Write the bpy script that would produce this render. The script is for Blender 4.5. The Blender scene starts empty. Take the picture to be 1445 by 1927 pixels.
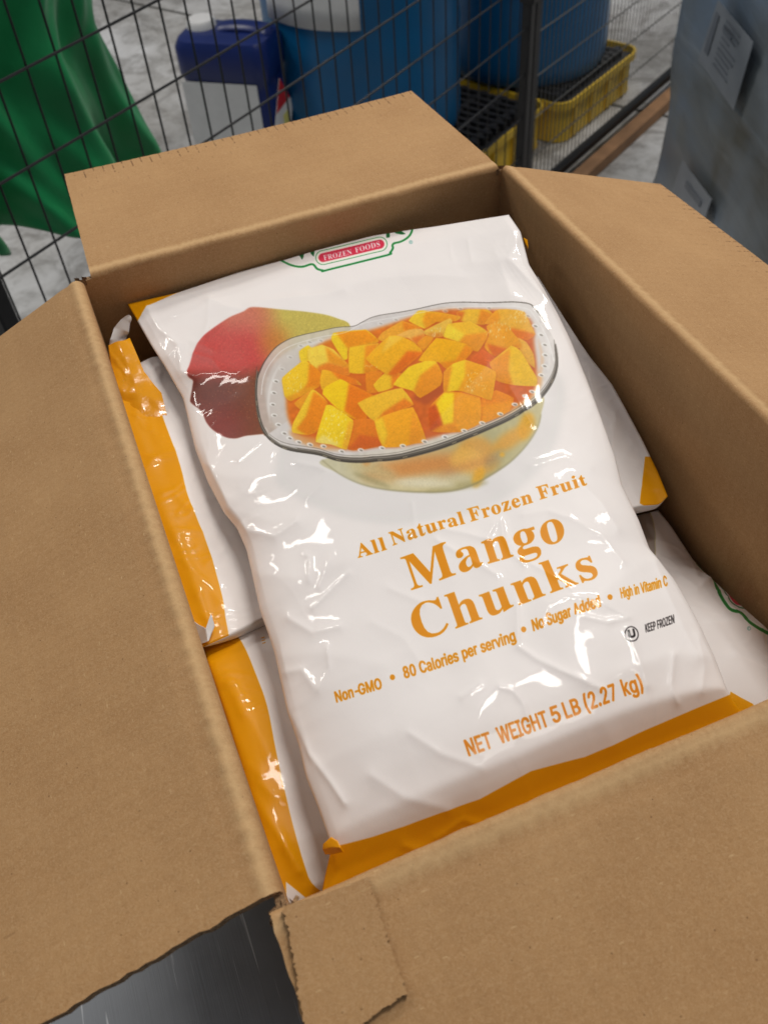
import bpy, bmesh, math, random
import numpy as np
from mathutils import Vector, Matrix
random.seed(7)
sc = bpy.context.scene
COL = sc.collection
R_ = math.radians
# ---------------------------------------------------------------- camera (solved from the carton's rim)
CAMQ = (0.3197085, 0.8398716, -0.0884327, 0.0079051, -0.1346719, 0.3552606, 1733.9995408)
CAM = np.array(CAMQ[3:6]); FPX = CAMQ[6]; BW = 0.32378; BL = 0.46
_y, _p, _r = CAMQ[:3]
CF = np.array([math.sin(_y) * math.cos(_p), math.cos(_y) * math.cos(_p), -math.sin(_p)])
_R = np.array([math.cos(_y), -math.sin(_y), 0.]); _U = np.cross(_R, CF)
CR = math.cos(_r) * _R + math.sin(_r) * _U; CU = -math.sin(_r) * _R + math.cos(_r) * _U
cam = bpy.data.cameras.new("camera"); camo = bpy.data.objects.new("camera", cam); COL.objects.link(camo)
camo.matrix_world = Matrix(((CR[0], CU[0], -CF[0], CAM[0]), (CR[1], CU[1], -CF[1], CAM[1]), (CR[2], CU[2], -CF[2], CAM[2]), (0, 0, 0, 1)))
cam.sensor_fit = 'VERTICAL'; cam.sensor_height = 36; cam.sensor_width = 27; cam.lens = FPX / 1927 * 36
cam.clip_start = .02; cam.clip_end = 100
cam.dof.use_dof = True; cam.dof.focus_distance = .53; cam.dof.aperture_fstop = 14
sc.camera = camo
# ---------------------------------------------------------------- light: unseen overhead strip lamps, the far ones added for the background
w = bpy.data.worlds.new("World"); sc.world = w; w.use_nodes = True
w.node_tree.nodes["Background"].inputs[0].default_value = (.80, .88, 1.0, 1)
w.node_tree.nodes["Background"].inputs[1].default_value = .12
def lamp(loc, sx, sy, power, col, rz=0.0, tilt=(0, 0)):
    l = bpy.data.lights.new("unseen_lamp", 'AREA'); l.shape = 'RECTANGLE'; l.size = sx; l.size_y = sy
    l.energy = power; l.color = col
    o = bpy.data.objects.new("unseen_lamp", l); COL.objects.link(o); o.location = loc
    o.rotation_euler = (tilt[0], tilt[1], rz)
    return o
WARM = (1, .95, .88)
lamp((1.35, .75, 3.0), 1.3, .22, 36, WARM, R_(25))
lamp((2.7, 1.9, 3.0), 1.3, .22, 32, WARM, R_(25))
lamp((3.6, 3.6, 3.0), 1.3, .22, 60, WARM, R_(25))  # this and the next two are added to brighten the hall behind the box
lamp((-.9, 3.0, 3.0), 1.3, .22, 34, WARM, R_(25))
lamp((-2.2, 4.6, 3.0), 1.3, .22, 40, WARM, R_(25))
lamp((1.4, -.4, 3.0), 1.3, .22, 7, WARM, R_(25))
vs = sc.view_settings; vs.view_transform = 'Standard'; vs.look = 'None'; vs.gamma = 1; vs.exposure = .27
sc.cycles.max_bounces = 8

# ---------------------------------------------------------------- helpers
def ray(p): return CF + CR * (p[0] - 722.5) / FPX - CU * (p[1] - 963.5) / FPX
def pix(px, py, n=(0, 0, 1), d=0.0):
    """the point where the line of sight through a photo pixel meets the plane n.X = d"""
    n = np.array(n, float); v = ray((px, py)); return CAM + v * (d - n @ CAM) / (n @ v)
def proj(P):
    d = np.asarray(P) - CAM; z = d @ CF
    return np.stack([722.5 + FPX * (d @ CR) / z, 963.5 - FPX * (d @ CU) / z], -1)
def tag(o, label=None, cat=None, group=None, kind=None):
    for k, v in (('label', label), ('category', cat), ('group', group), ('kind', kind)):
        if v: o[k] = v
    return o
def empty(name, loc=(0, 0, 0), rz=0.0):
    o = bpy.data.objects.new(name, None); COL.objects.link(o); o.location = loc; o.rotation_euler = (0, 0, rz); o.empty_display_size = .05
    return o
def link(name, me, parent=None, loc=None):
    o = bpy.data.objects.new(name, me); COL.objects.link(o)
    if parent: o.parent = parent
    if loc is not None: o.location = loc
    return o
class MB:
    def __init__(s): s.v = []; s.f = []; s.uv = []; s.mi = []
    def add(s, verts, faces, uv=None, mi=0):
        b = len(s.v); s.v.extend([tuple(map(float, v)) for v in verts])
        for k, f in enumerate(faces):
            s.f.append([b + i for i in f]); s.mi.append(mi if isinstance(mi, int) else mi[k])
        s.uv.extend(uv if uv is not None else [(0, 0)] * len(verts))
    def box(s, lo, hi, mi=0):
        (a, b, c), (d, e, f) = lo, hi
        s.add([(a,b,c),(d,b,c),(d,e,c),(a,e,c),(a,b,f),(d,b,f),(d,e,f),(a,e,f)], [(0,3,2,1),(4,5,6,7),(0,1,5,4),(1,2,6,5),(2,3,7,6),(3,0,4,7)], [(a,b),(d,b),(d,e),(a,e)] * 2, mi)
    def grid(s, P, uv=None, mi=0, flip=False):
        """P: array (n, m, 3)"""
        n, m = P.shape[:2]; f = []
        for i in range(n - 1):
            for j in range(m - 1):
                q = (i * m + j, i * m + j + 1, (i + 1) * m + j + 1, (i + 1) * m + j)
                f.append(q[::-1] if flip else q)
        s.add(P.reshape(-1, 3), f, [tuple(x) for x in uv.reshape(-1, 2)] if uv is not None else None, mi)
    def lathe(s, prof, n=48, mi=0, c=(0, 0)):
        P = np.array([[(c[0] + r * math.cos(2 * math.pi * k / n), c[1] + r * math.sin(2 * math.pi * k / n), z) for k in range(n)] for r, z in prof])
        f = []
        for i in range(len(prof) - 1):
            for k in range(n): f.append((i * n + k, i * n + (k + 1) % n, (i + 1) * n + (k + 1) % n, (i + 1) * n + k))
        s.add(P.reshape(-1, 3), f, None, mi)
    def tube(s, a, b, r, n=8, mi=0):
        a, b = Vector(a), Vector(b); d = (b - a).normalized(); u = d.orthogonal().normalized(); v = d.cross(u)
        P = [p + (u * math.cos(2 * math.pi * k / n) + v * math.sin(2 * math.pi * k / n)) * r for p in (a, b) for k in range(n)]
        s.add(P, [(k, (k + 1) % n, n + (k + 1) % n, n + k) for k in range(n)] + [tuple(range(n))[::-1], tuple(range(n, 2 * n))], None, mi)
    def mesh(s, name, mats, smooth=True, weld=0.0, angle=40):
        me = bpy.data.meshes.new(name); me.from_pydata(s.v, [], s.f)
        for m in mats: me.materials.append(m)
        me.polygons.foreach_set('material_index', s.mi)
        u = me.uv_layers.new(name='UVMap'); li = np.zeros(len(me.loops), int); me.loops.foreach_get('vertex_index', li)
        u.data.foreach_set('uv', np.array(s.uv, np.float32)[li].ravel())
        if weld:
            bm = bmesh.new(); bm.from_mesh(me); bmesh.ops.remove_doubles(bm, verts=bm.verts, dist=weld); bm.to_mesh(me); bm.free()
        if smooth:
            me.polygons.foreach_set('use_smooth', [True] * len(me.polygons))
            me.set_sharp_from_angle(angle=R_(angle))
        me.update(); return me
    def build(s, name, mats, parent=None, bevel=0.0, **k):
        o = link(name, s.mesh(name, mats if isinstance(mats, (list, tuple)) else [mats], **k), parent)
        if bevel:
            b = o.modifiers.new('bevel', 'BEVEL'); b.width = bevel; b.segments = 2; b.limit_method = 'ANGLE'
        return o
# material helpers
def L_(r, g, b):
    return tuple(((c / 255 + .055) / 1.055) ** 2.4 if c > 10 else c / 255 / 12.92 for c in (r, g, b)) + (1,)
class NT:
    def __init__(s, name):
        s.m = bpy.data.materials.new(name); s.m.use_nodes = True; s.t = s.m.node_tree; s.n = s.t.nodes; s.b = s.n["Principled BSDF"]
    def add(s, typ, **k):
        n = s.n.new(typ)
        for a, v in k.items(): setattr(n, a, v)
        return n
    def l(s, a, b): s.t.links.new(a, b)
    def coord(s, which='Object'): return s.add('ShaderNodeTexCoord').outputs[which]
    def mapping(s, vec, scale=(1, 1, 1), rot=(0, 0, 0)):
        n = s.add('ShaderNodeMapping'); n.inputs['Scale'].default_value = scale; n.inputs['Rotation'].default_value = rot; s.l(vec, n.inputs[0]); return n.outputs[0]
    def noise(s, vec, scale, detail=4, rough=.5, dist=0.0):
        n = s.add('ShaderNodeTexNoise'); n.inputs['Scale'].default_value = scale; n.inputs['Detail'].default_value = detail; n.inputs['Roughness'].default_value = rough; n.inputs['Distortion'].default_value = dist
        if vec is not None: s.l(vec, n.inputs['Vector'])
        return n.outputs['Fac']
    def ramp(s, fac, *st):
        n = s.add('ShaderNodeValToRGB'); e = n.color_ramp.elements
        while len(e) < len(st): e.new(.5)
        for q, (p, c) in zip(e, st): q.position = p; q.color = c if len(c) == 4 else tuple(c) + (1,)
        s.l(fac, n.inputs[0]); return n.outputs[0]
    def math(s, op, a, b=None, c=None):
        n = s.add('ShaderNodeMath', operation=op)
        for i, x in enumerate((a, b, c)):
            if x is None: continue
            if isinstance(x, (int, float)): n.inputs[i].default_value = x
            else: s.l(x, n.inputs[i])
        return n.outputs[0]
    def mix(s, fac, a, b, blend='MIX'):
        n = s.add('ShaderNodeMix', data_type='RGBA', blend_type=blend)
        for i, x in ((0, fac), (6, a), (7, b)):
            if isinstance(x, (int, float)): n.inputs[i].default_value = x
            elif isinstance(x, tuple): n.inputs[i].default_value = x
            else: s.l(x, n.inputs[i])
        return n.outputs[2]
    def bump(s, h, strength=.2, dist=.001, prev=None):
        n = s.add('ShaderNodeBump'); n.inputs['Strength'].default_value = strength; n.inputs['Distance'].default_value = dist; s.l(h, n.inputs['Height'])
        if prev is not None: s.l(prev, n.inputs['Normal'])
        s.l(n.outputs[0], s.b.inputs['Normal']); return n.outputs[0]
    def set(s, **k):
        for a, v in k.items():
            i = s.b.inputs[a.replace('_', ' ')]
            if isinstance(v, (int, float, tuple)): i.default_value = v
            else: s.l(v, i)
        return s
def plain(name, col, rough=.5, var=.12, scale=8, bump=.0, spec=.5, metal=0.0):
    t = NT(name); v = t.coord('Object'); n = t.noise(v, scale, 6, .6)
    c0 = tuple(x * (1 - var) for x in col[:3]) + (1,); c1 = tuple(min(1, x * (1 + var)) for x in col[:3]) + (1,)
    t.set(Base_Color=t.ramp(n, (.3, c0), (.7, c1)), Roughness=rough, Specular_IOR_Level=spec, Metallic=metal)
    if bump: t.bump(t.noise(v, scale * 12, 3), bump, .002)
    return t.m
# ================================================================ materials of the near things
def kraft(name, score=None):
    t = NT(name); uv = t.coord('UV'); v = t.coord('Object')
    big = t.noise(v, 14, 5, .6); fib = t.noise(t.mapping(v, (1, 1, 1)), 850, 3, .7, 1.2)
    fib2 = t.noise(t.mapping(uv, (90, 700, 1)), 1, 4, .65, .8)
    c = t.ramp(big, (.3, L_(174, 132, 87)), (.7, L_(189, 147, 100)))
    c = t.mix(t.ramp(fib, (.45, (0, 0, 0)), (.8, (1, 1, 1))), c, L_(202, 165, 122))
    c = t.mix(t.math('MULTIPLY', t.ramp(fib, (.22, (1, 1, 1)), (.42, (0, 0, 0))), .5), c, L_(136, 101, 68))
    c = t.mix(t.math('MULTIPLY', t.ramp(fib2, (.6, (0, 0, 0)), (.72, (1, 1, 1))), .35), c, L_(210, 172, 122))
    str_ = t.noise(t.mapping(uv, (4, 130, 1)), 1, 4, .6, .3)
    c = t.mix(t.math('MULTIPLY', t.ramp(str_, (.35, (1, 1, 1)), (.6, (0, 0, 0))), .10), c, L_(158, 120, 82))
    # loose pale hairs and dark specks of recycled pulp
    vo = t.add('ShaderNodeTexVoronoi'); vo.inputs['Scale'].default_value = 1; t.l(t.mapping(uv, (60, 240, 1), (0, 0, .6)), vo.inputs['Vector'])
    c = t.mix(t.math('MULTIPLY', t.math('LESS_THAN', vo.outputs['Distance'], .07), .4), c, L_(226, 194, 146))
    vo2 = t.add('ShaderNodeTexVoronoi'); vo2.inputs['Scale'].default_value = 130; t.l(v, vo2.inputs['Vector'])
    c = t.mix(t.math('MULTIPLY', t.math('LESS_THAN', vo2.outputs['Distance'], .05), .7), c, L_(110, 76, 46))
    sx = t.add('ShaderNodeSeparateXYZ'); t.l(uv, sx.inputs[0])
    # paler liner along the fold
    if score is not None:
        wob = t.math('MULTIPLY', t.noise(t.mapping(uv, (260, 20, 1)), 1, 2), .006)
        band = t.math('SUBTRACT', 1, t.math('MULTIPLY', t.math('ABSOLUTE', t.math('SUBTRACT', t.math('ADD', sx.outputs[1], wob), .0115)), 190))
        c = t.mix(t.math('MULTIPLY', t.math('MAXIMUM', band, 0), .55), c, L_(224, 188, 138))
        # short cutter ticks along the outer edge
        st = t.math('FRACT', t.math('DIVIDE', sx.outputs[0], .0078))
        tick = t.math('LESS_THAN', t.math('ABSOLUTE', t.math('SUBTRACT', st, .5)), .07)
        cell = t.math('FLOOR', t.math('DIVIDE', sx.outputs[0], .0078))
        wn = t.add('ShaderNodeTexWhiteNoise', noise_dimensions='1D'); t.l(cell, wn.inputs['W'])
        ln = t.math('MULTIPLY_ADD', wn.outputs['Value'], .011, .003)
        near = t.math('GREATER_THAN', sx.outputs[1], t.math('SUBTRACT', score, ln))
        brk = t.math('GREATER_THAN', t.noise(t.mapping(uv, (130, 420, 1)), 1, 2), .47)
        c = t.mix(t.math('MULTIPLY', t.math('MULTIPLY', tick, near), t.math('MULTIPLY', brk, .7)), c, L_(96, 64, 38))
        far = t.math('GREATER_THAN', sx.outputs[1], score - .05)
        c = t.mix(t.math('MULTIPLY', t.math('MULTIPLY', tick, far), t.math('MULTIPLY', t.math('GREATER_THAN', t.noise(t.mapping(uv, (130, 160, 1)), 1, 2), .6), .22)), c, L_(96, 64, 38))
    t.set(Base_Color=c, Roughness=.78, Specular_IOR_Level=.3)
    b = t.bump(fib, .35, .0006)
    flute = t.math('SINE', t.math('MULTIPLY', sx.outputs[0], 2 * math.pi / .0078))
    b = t.bump(flute, .12, .0003, b)
    t.bump(t.noise(v, 60, 3), .25, .0015, b)
    return t.m
FLAP = .162
M_in = kraft('kraft_wall'); M_flap = kraft('kraft_flap', FLAP)
t = NT('corrugated_edge'); uv = t.coord('UV'); v = t.coord('Object')
c = t.ramp(t.noise(v, 700, 3, .7, 1), (.3, L_(92, 64, 42)), (.7, L_(196, 158, 116)))
t.set(Base_Color=c, Roughness=.9); t.bump(t.noise(v, 900, 2), .8, .001); M_edge = t.m

THK = .004; RF = .0035; DEPTH = .235
rn = np.random.default_rng(3)
def jag(n, amp): 
    a = rn.standard_normal(n); b = np.convolve(rn.standard_normal(n + 6), np.ones(7) / 7, 'valid')
    return amp * (.6 * a + 1.2 * b)
def flap(parent, h0, h1, out, ang, length, inset0=.002, inset1=.002, warp=0.0, jagged=(0, 0), skew=(0, 0), twist=0.0, RF=.005):
    """corrugated flap bent out over the fold; hinge h0>h1 on the inner rim, `out` horizontal outward unit"""
    h0, h1, out = np.array(h0, float), np.array(h1, float), np.array(out, float); z = np.array([0, 0, 1.])
    d = h1 - h0; Ln = np.linalg.norm(d); d /= Ln
    tot = math.pi / 2 + ang; crush = np.convolve(rn.standard_normal(162), np.ones(13) / 13, 'valid')[:150] * .0011; arc = RF * tot; nv = [arc * i / 10 for i in range(11)] + list(np.linspace(arc, length, 40)[1:])
    nu = 150; top = np.zeros((len(nv), nu, 3)); nor = np.zeros_like(top); uv = np.zeros((len(nv), nu, 2))
    e0 = jag(len(nv), .0005 if jagged[0] else .00012); e1 = jag(len(nv), .0005 if jagged[1] else .00012); eo = jag(nu, .00018)
    for i, s in enumerate(nv):
        a = inset0 + e0[i] + skew[0] * s; b = Ln - inset1 - e1[i] - skew[1] * s
        uu = np.linspace(a, b, nu)
        tt = tot + twist * (uu / Ln - .5); na = np.minimum(s / RF, tt); ex = np.maximum(s - RF * tt, 0)
        o = RF * (1 - np.cos(na)) + ex * np.sin(na); h = -RF + RF * np.sin(na) + ex * np.cos(na)
        na, o, h = na[:, None], o[:, None], h[:, None]
        n = -out * np.cos(na) + z * np.sin(na)
        k = min(1, s / length)
        bow = warp * (np.sin(math.pi * (uu / Ln)) * k ** 1.5)
        rip = -.00042 * np.sin(uu * 2 * math.pi / .0042 + np.sin(uu * 90)) * math.exp(-((s - .0105) / .0035) ** 2)
        dent = .0007 * math.exp(-((s - .0150) / .0016) ** 2)
        so = (eo if i == len(nv) - 1 else 0 * eo)
        slope = out * np.sin(na) + z * np.cos(na)
        top[i] = h0 + d * uu[:, None] + out * o + z * h + n * (bow + rip - dent + crush * math.exp(-((s - RF * 1.2) / .006) ** 2) * min(1, s / .002))[:, None] + slope * so[:, None]
        nor[i] = n; uv[i, :, 0] = uu; uv[i, :, 1] = s
    bot = top - nor * THK
    m = MB(); fl = np.dot(np.cross(d, out), z) < 0
    m.grid(top, uv, 0, fl); m.grid(bot, uv, 0, not fl)
    for a in (0, -1):
        for q in ('u', 'v'):
            t_ = top[:, a] if q == 'u' else top[a]; b_ = bot[:, a] if q == 'u' else bot[a]
            P = np.stack([t_, .5 * (t_ + b_) , b_]); P[1] += 0
            U = np.stack([np.stack([np.linspace(0, Ln, len(t_)), np.full(len(t_), k / 2)], 1) for k in range(3)])
            m.grid(P, U, 1, False)
    o = m.build('flap', [M_flap, M_edge], parent, weld=1e-5, angle=50)
    return o
def wall(parent, a, b, out, z1=-DEPTH, RF=.005):
    z0 = -RF
    a, b, out = np.array(a, float), np.array(b, float), np.array(out, float); Ln = np.linalg.norm(b - a)
    n, k = 60, 30; m = MB()
    P = np.zeros((k, n, 3)); uv = np.zeros((k, n, 2))
    for i, zz in enumerate(np.linspace(z0, z1, k)):
        u = np.linspace(0, 1, n)
        P[i] = a + (b - a) * u[:, None] + np.array([0, 0, zz]) + out * (.0022 * np.sin(math.pi * u) * math.sin(math.pi * i / (k - 1)))[:, None]
        uv[i, :, 0] = u * Ln; uv[i, :, 1] = zz
    fl = np.dot(np.cross(b - a, (0, 0, -1)), -out) < 0
    m.grid(P, uv, 0, fl); Q = P + out * THK; m.grid(Q, uv, 0, not fl)
    for e in (0, -1): m.grid(np.stack([P[:, e], Q[:, e]]), None, 1); m.grid(np.stack([P[e], Q[e]]), None, 1)
    return m.build('wall', [M_in, M_edge], parent, weld=1e-5)
carton = empty('cardboard_box', (BW / 2, BL / 2, -DEPTH - .004))
tag(carton, 'brown corrugated cardboard box standing open with its four flaps folded out, on a steel table', 'box')
shift = -np.array(carton.location)
def rebase(o):      # geometry was laid out in hall coordinates: bring it under the thing's base
    o.location = Vector(shift); return o
rebase(wall(carton, (0, BL, 0), (BW, BL, 0), (0, 1, 0), RF=.0038))
rebase(wall(carton, (BW, BL, 0), (BW, 0, 0), (1, 0, 0), RF=.003))
rebase(wall(carton, (BW, 0, 0), (0, 0, 0), (0, -1, 0), RF=.0035))
rebase(wall(carton, (0, 0, 0), (0, BL, 0), (-1, 0, 0), RF=.006))
m = MB(); m.box((-.004, -.004, -DEPTH - .004), (BW + .004, BL + .004, -DEPTH)); rebase(m.build('floor_panel', [M_in], carton))
f = rebase(flap(carton, (0, BL, 0), (BW, BL, 0), (0, 1, 0), R_(1.5), FLAP + .003, .006, .002, -.002, skew=(.035, .02), RF=.0038))
f['label'] = 'far flap, folded back level with cutter ticks along its edge'
f = rebase(flap(carton, (BW, BL, 0), (BW, 0, 0), (1, 0, 0), R_(20), FLAP, .002, .002, .003, RF=.003))
f['label'] = 'right flap, sloping down and away'
f = rebase(flap(carton, (0, 0, 0), (0, BL, 0), (-1, 0, 0), R_(19.5), FLAP, .006, .004, .003, jagged=(1, 0), skew=(-.02, 0.0), twist=R_(9), RF=.006))
f['label'] = 'left flap with a ragged near end'
FA = R_(13)
f = rebase(flap(carton, (BW, 0, 0), (0, 0, 0), (0, -1, 0), FA, FLAP, .002, -.007, .002, jagged=(0, 1), RF=.0035))
f['label'] = 'near flap with a torn glue tab at its left end'
# torn glue tab lying on the near flap: traced outline put down on the flap's own plane
nF = np.array([0, -math.sin(FA), math.cos(FA)]); P0 = np.array([0, -RF - RF * math.sin(FA), -RF + RF * math.cos(FA)])
def onflap(p): return pix(p[0], p[1], nF, float(nF @ P0) + .0006)
out = [(533,1708),(556,1700),(600,1688),(650,1669),(692,1652),(700,1676),(712,1715),(724,1752),(736,1790),(752,1835),(766,1868),(735,1890),(700,1912),(672,1935),(640,1960),(588,1990),(576,1940),(565,1880),(552,1800),(542,1750)]
dense = []
for i, a in enumerate(out):
    b = out[(i + 1) % len(out)]; L = math.hypot(b[0] - a[0], b[1] - a[1]); n = max(2, int(L / 5))
    for k in range(n):
        j = 0 if i < 4 else 1.0
        dense.append((a[0] + (b[0] - a[0]) * k / n + j * (random.gauss(0, 1.7) + (1.6 if k % 2 else -1.6)), a[1] + (b[1] - a[1]) * k / n + j * (random.gauss(0, 1.5))))
pts = [onflap(p) for p in dense]; cen = np.mean(pts, 0); N = len(pts)
m = MB(); tv = [p + nF * .0026 for p in pts]; uvt = [(p[0], p[1] * -1 + .03) for p in pts]
m.add(tv + [cen + nF * .0030], [(i, (i + 1) % N, N) for i in range(N)], uvt + [(cen[0], .03 - cen[1])])
m.add(list(pts) + tv, [(i, (i + 1) % N, N + (i + 1) % N, N + i) for i in range(N)], uvt + uvt, 1)
o = rebase(m.build('glue_tab', [M_in, M_edge], carton, angle=60)); o['label'] = 'torn cardboard tab with ragged edges'
# frayed liner at the near left corner
m = MB()
for k in range(18):
    x0 = random.uniform(-.006, .004); y0 = random.uniform(-.002, .003); h = random.uniform(.002, .004); a = random.uniform(0, 3)
    wdt = random.uniform(.0015, .003); P = []
    for i in range(5):
        tt = i / 4; P.append([(x0 + math.cos(a) * wdt * e + .0012 * math.sin(2 * tt + k), y0 + math.sin(a) * wdt * e + .0012 * math.cos(3 * tt + k), -.0075 + h * tt) for e in (-1, 0, 1)])
    m.grid(np.array(P), np.zeros((5, 3, 2)) + .3)
o = rebase(m.build('frayed_liner', [M_edge], carton)); o['kind'] = 'stuff'
for (cx, cy) in ((0, BL), (BW, BL)):
    m = MB()
    for k in range(6):
        x0 = cx + random.uniform(-.004, .004); y0 = cy + random.uniform(-.003, .004); a = random.uniform(0, 3); P = []
        for i in range(4):
            P.append([(x0 + math.cos(a) * .0018 * e, y0 + math.sin(a) * .0018 * e, -.007 + .0017 * i) for e in (-1, 0, 1)])
        m.grid(np.array(P), np.zeros((4, 3, 2)) + .3)
    o = rebase(m.build('frayed_liner', [M_edge], carton)); o['kind'] = 'stuff'
# glyph outlines (font units) of the letters printed on the bags: S = narrow sans, B = serif; each is advance, loops
GLY = {'S': {}, 'B': {}}
GLY['S']['N'] = [523,[[[60,0],[60,509],[136,509],[343,183],[363,151],[388,107],[414,55],[405,54],[401,108],[399,157],[399,195],[399,509],[463,509],[463,0],[387,0],[202,290],[177,331],[148,381],[108,452],[119,454],[122,384],[124,328],[125,291],[125,0]]]]
GLY['S']['o'] = [415,[[[207,-8],[182,-7],[159,-2],[137,6],[117,16],[98,30],[82,46],[68,64],[56,85],[46,108],[40,133],[36,159],[34,187],[36,216],[40,243],[46,268],[56,291],[68,312],[82,330],[98,346],[117,360],[137,371],[159,378],[182,383],[207,384],[233,383],[256,378],[278,371],[299,360],[317,346],[333,330],[347,312],[359,291],[369,268],[376,243],[380,216],[381,187],[380,159],[376,133],[369,108],[359,85],[347,64],[333,46],[317,30],[299,16],[278,6],[256,-2],[233,-7]],[[207,46],[226,48],[242,51],[257,57],[270,66],[282,76],[292,89],[300,102],[307,117],[312,134],[316,151],[318,169],[319,187],[318,206],[316,224],[312,242],[307,258],[300,274],[292,287],[282,300],[270,310],[257,319],[242,325],[226,329],[207,330],[189,329],[173,325],[158,319],[145,310],[134,300],[124,287],[115,274],[108,258],[103,242],[99,224],[97,206],[96,187],[97,169],[99,151],[103,134],[108,117],[115,102],[124,89],[134,76],[145,66],[158,57],[173,51],[189,48]]]]
GLY['S']['n'] = [410,[[[114,227],[114,0],[53,0],[53,379],[112,379],[112,287],[102,287],[112,312],[124,332],[137,349],[152,362],[169,372],[187,379],[207,383],[227,384],[246,383],[264,380],[280,376],[295,369],[309,360],[321,349],[332,336],[341,321],[348,304],[353,285],[356,264],[357,240],[357,0],[296,0],[296,235],[295,256],[290,275],[283,291],[273,304],[260,315],[246,323],[229,328],[210,329],[197,328],[184,326],[172,322],[161,317],[150,311],[141,303],[133,293],[126,283],[121,271],[117,257],[114,243]]]]
GLY['S']['G'] = [520,[[[269,-7],[236,-5],[205,1],[176,11],[149,25],[125,43],[104,64],[85,88],[69,116],[57,146],[47,179],[42,215],[40,254],[42,293],[47,329],[57,362],[69,393],[85,421],[103,445],[125,466],[149,484],[175,498],[203,508],[233,514],[265,516],[285,515],[304,513],[322,509],[340,504],[358,497],[374,489],[389,480],[403,469],[416,458],[429,445],[439,431],[449,416],[458,401],[465,384],[470,367],[474,349],[408,349],[404,361],[399,372],[393,383],[387,393],[380,403],[373,411],[365,420],[356,427],[347,434],[337,439],[326,444],[315,448],[304,452],[291,454],[279,455],[265,456],[243,454],[222,450],[202,443],[183,432],[166,419],[150,404],[137,385],[125,364],[116,340],[109,314],[105,285],[103,254],[105,223],[109,194],[116,168],[125,145],[137,124],[151,105],[166,90],[184,76],[203,66],[224,59],[246,54],[269,53],[290,54],[309,57],[328,63],[345,71],[360,81],[374,93],[386,107],[396,123],[404,141],[410,160],[414,180],[415,202],[434,199],[283,199],[283,256],[478,256],[478,200],[476,170],[471,141],[463,115],[451,91],[436,69],[419,50],[399,33],[377,19],[352,8],[326,0],[298,-5]]]]
GLY['S']['M'] = [628,[[[60,0],[60,509],[152,509],[277,187],[287,159],[299,123],[311,84],[322,49],[307,49],[318,83],[330,121],[342,158],[352,187],[476,509],[568,509],[568,0],[504,0],[504,291],[504,327],[505,369],[506,413],[507,457],[513,457],[498,409],[482,363],[467,322],[456,291],[342,0],[286,0],[170,291],[159,321],[145,361],[129,408],[112,457],[119,457],[120,416],[121,372],[122,328],[122,291],[122,0]]]]
GLY['S']['O'] = [533,[[[267,-7],[235,-5],[205,1],[177,11],[150,25],[126,42],[105,63],[86,88],[70,115],[57,146],[48,179],[42,215],[40,254],[42,293],[48,329],[57,362],[70,393],[86,421],[105,445],[126,466],[150,484],[177,498],[205,508],[235,514],[267,516],[299,514],[329,508],[357,498],[384,484],[408,466],[429,445],[448,421],[464,393],[477,362],[486,329],[491,293],[493,254],[491,215],[486,179],[477,146],[464,115],[448,88],[429,63],[408,42],[384,25],[357,11],[329,1],[299,-5]],[[267,53],[289,54],[310,59],[330,66],[349,76],[367,89],[383,105],[396,123],[408,144],[418,168],[425,194],[429,223],[430,254],[429,286],[425,314],[418,341],[408,365],[396,386],[383,404],[367,420],[349,433],[330,443],[310,450],[289,454],[267,456],[245,454],[223,450],[203,443],[184,433],[167,420],[151,404],[137,385],[125,364],[116,340],[109,314],[105,285],[103,254],[105,223],[109,194],[116,168],[125,144],[137,123],[151,105],[167,89],[184,76],[203,66],[223,59],[245,54]]]]
GLY['S']['8'] = [453,[[[226,-7],[201,-6],[178,-2],[156,3],[136,11],[117,21],[101,33],[86,47],[74,62],[64,78],[57,96],[53,115],[52,135],[53,151],[55,166],[59,181],[65,195],[72,208],[81,220],[90,231],[101,241],[113,249],[125,256],[139,261],[153,265],[153,267],[135,273],[119,282],[105,293],[93,308],[83,324],[76,342],[72,360],[70,380],[72,399],[75,417],[82,434],[90,450],[101,464],[114,477],[129,488],[146,498],[164,506],[184,511],[204,514],[226,516],[248,514],[269,511],[288,506],[306,498],[323,488],[337,477],[350,464],[361,450],[370,434],[377,417],[380,399],[382,380],[380,361],[376,342],[369,324],[359,308],[347,293],[333,282],[318,273],[300,267],[300,265],[314,261],[327,256],[339,249],[351,241],[362,231],[372,220],[380,208],[387,195],[393,181],[397,166],[400,151],[401,135],[399,115],[395,96],[388,78],[378,62],[366,47],[352,33],[335,21],[317,11],[296,3],[275,-2],[251,-6]],[[226,49],[243,50],[258,52],[272,55],[285,60],[296,66],[307,74],[315,82],[323,91],[329,102],[333,113],[336,126],[337,139],[336,152],[333,165],[329,177],[322,189],[314,199],[305,208],[295,216],[283,223],[270,228],[256,232],[242,234],[226,235],[211,234],[196,232],[182,228],[169,223],[157,216],[147,208],[138,199],[130,189],[123,177],[119,165],[116,152],[115,139],[116,126],[119,113],[123,102],[129,91],[136,82],[145,74],[156,66],[167,60],[180,55],[195,52],[210,50]],[[226,290],[239,290],[252,292],[263,296],[274,300],[284,306],[293,313],[300,321],[307,330],[312,341],[316,351],[318,363],[319,376],[318,388],[316,399],[313,410],[308,420],[301,429],[294,437],[285,444],[275,449],[264,454],[252,457],[240,459],[226,460],[213,459],[200,457],[188,454],[177,449],[167,444],[159,437],[151,429],[145,420],[139,410],[136,399],[134,388],[133,376],[134,363],[136,351],[139,341],[145,330],[151,321],[159,313],[168,306],[178,300],[189,296],[201,292],[213,290]]]]
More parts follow.
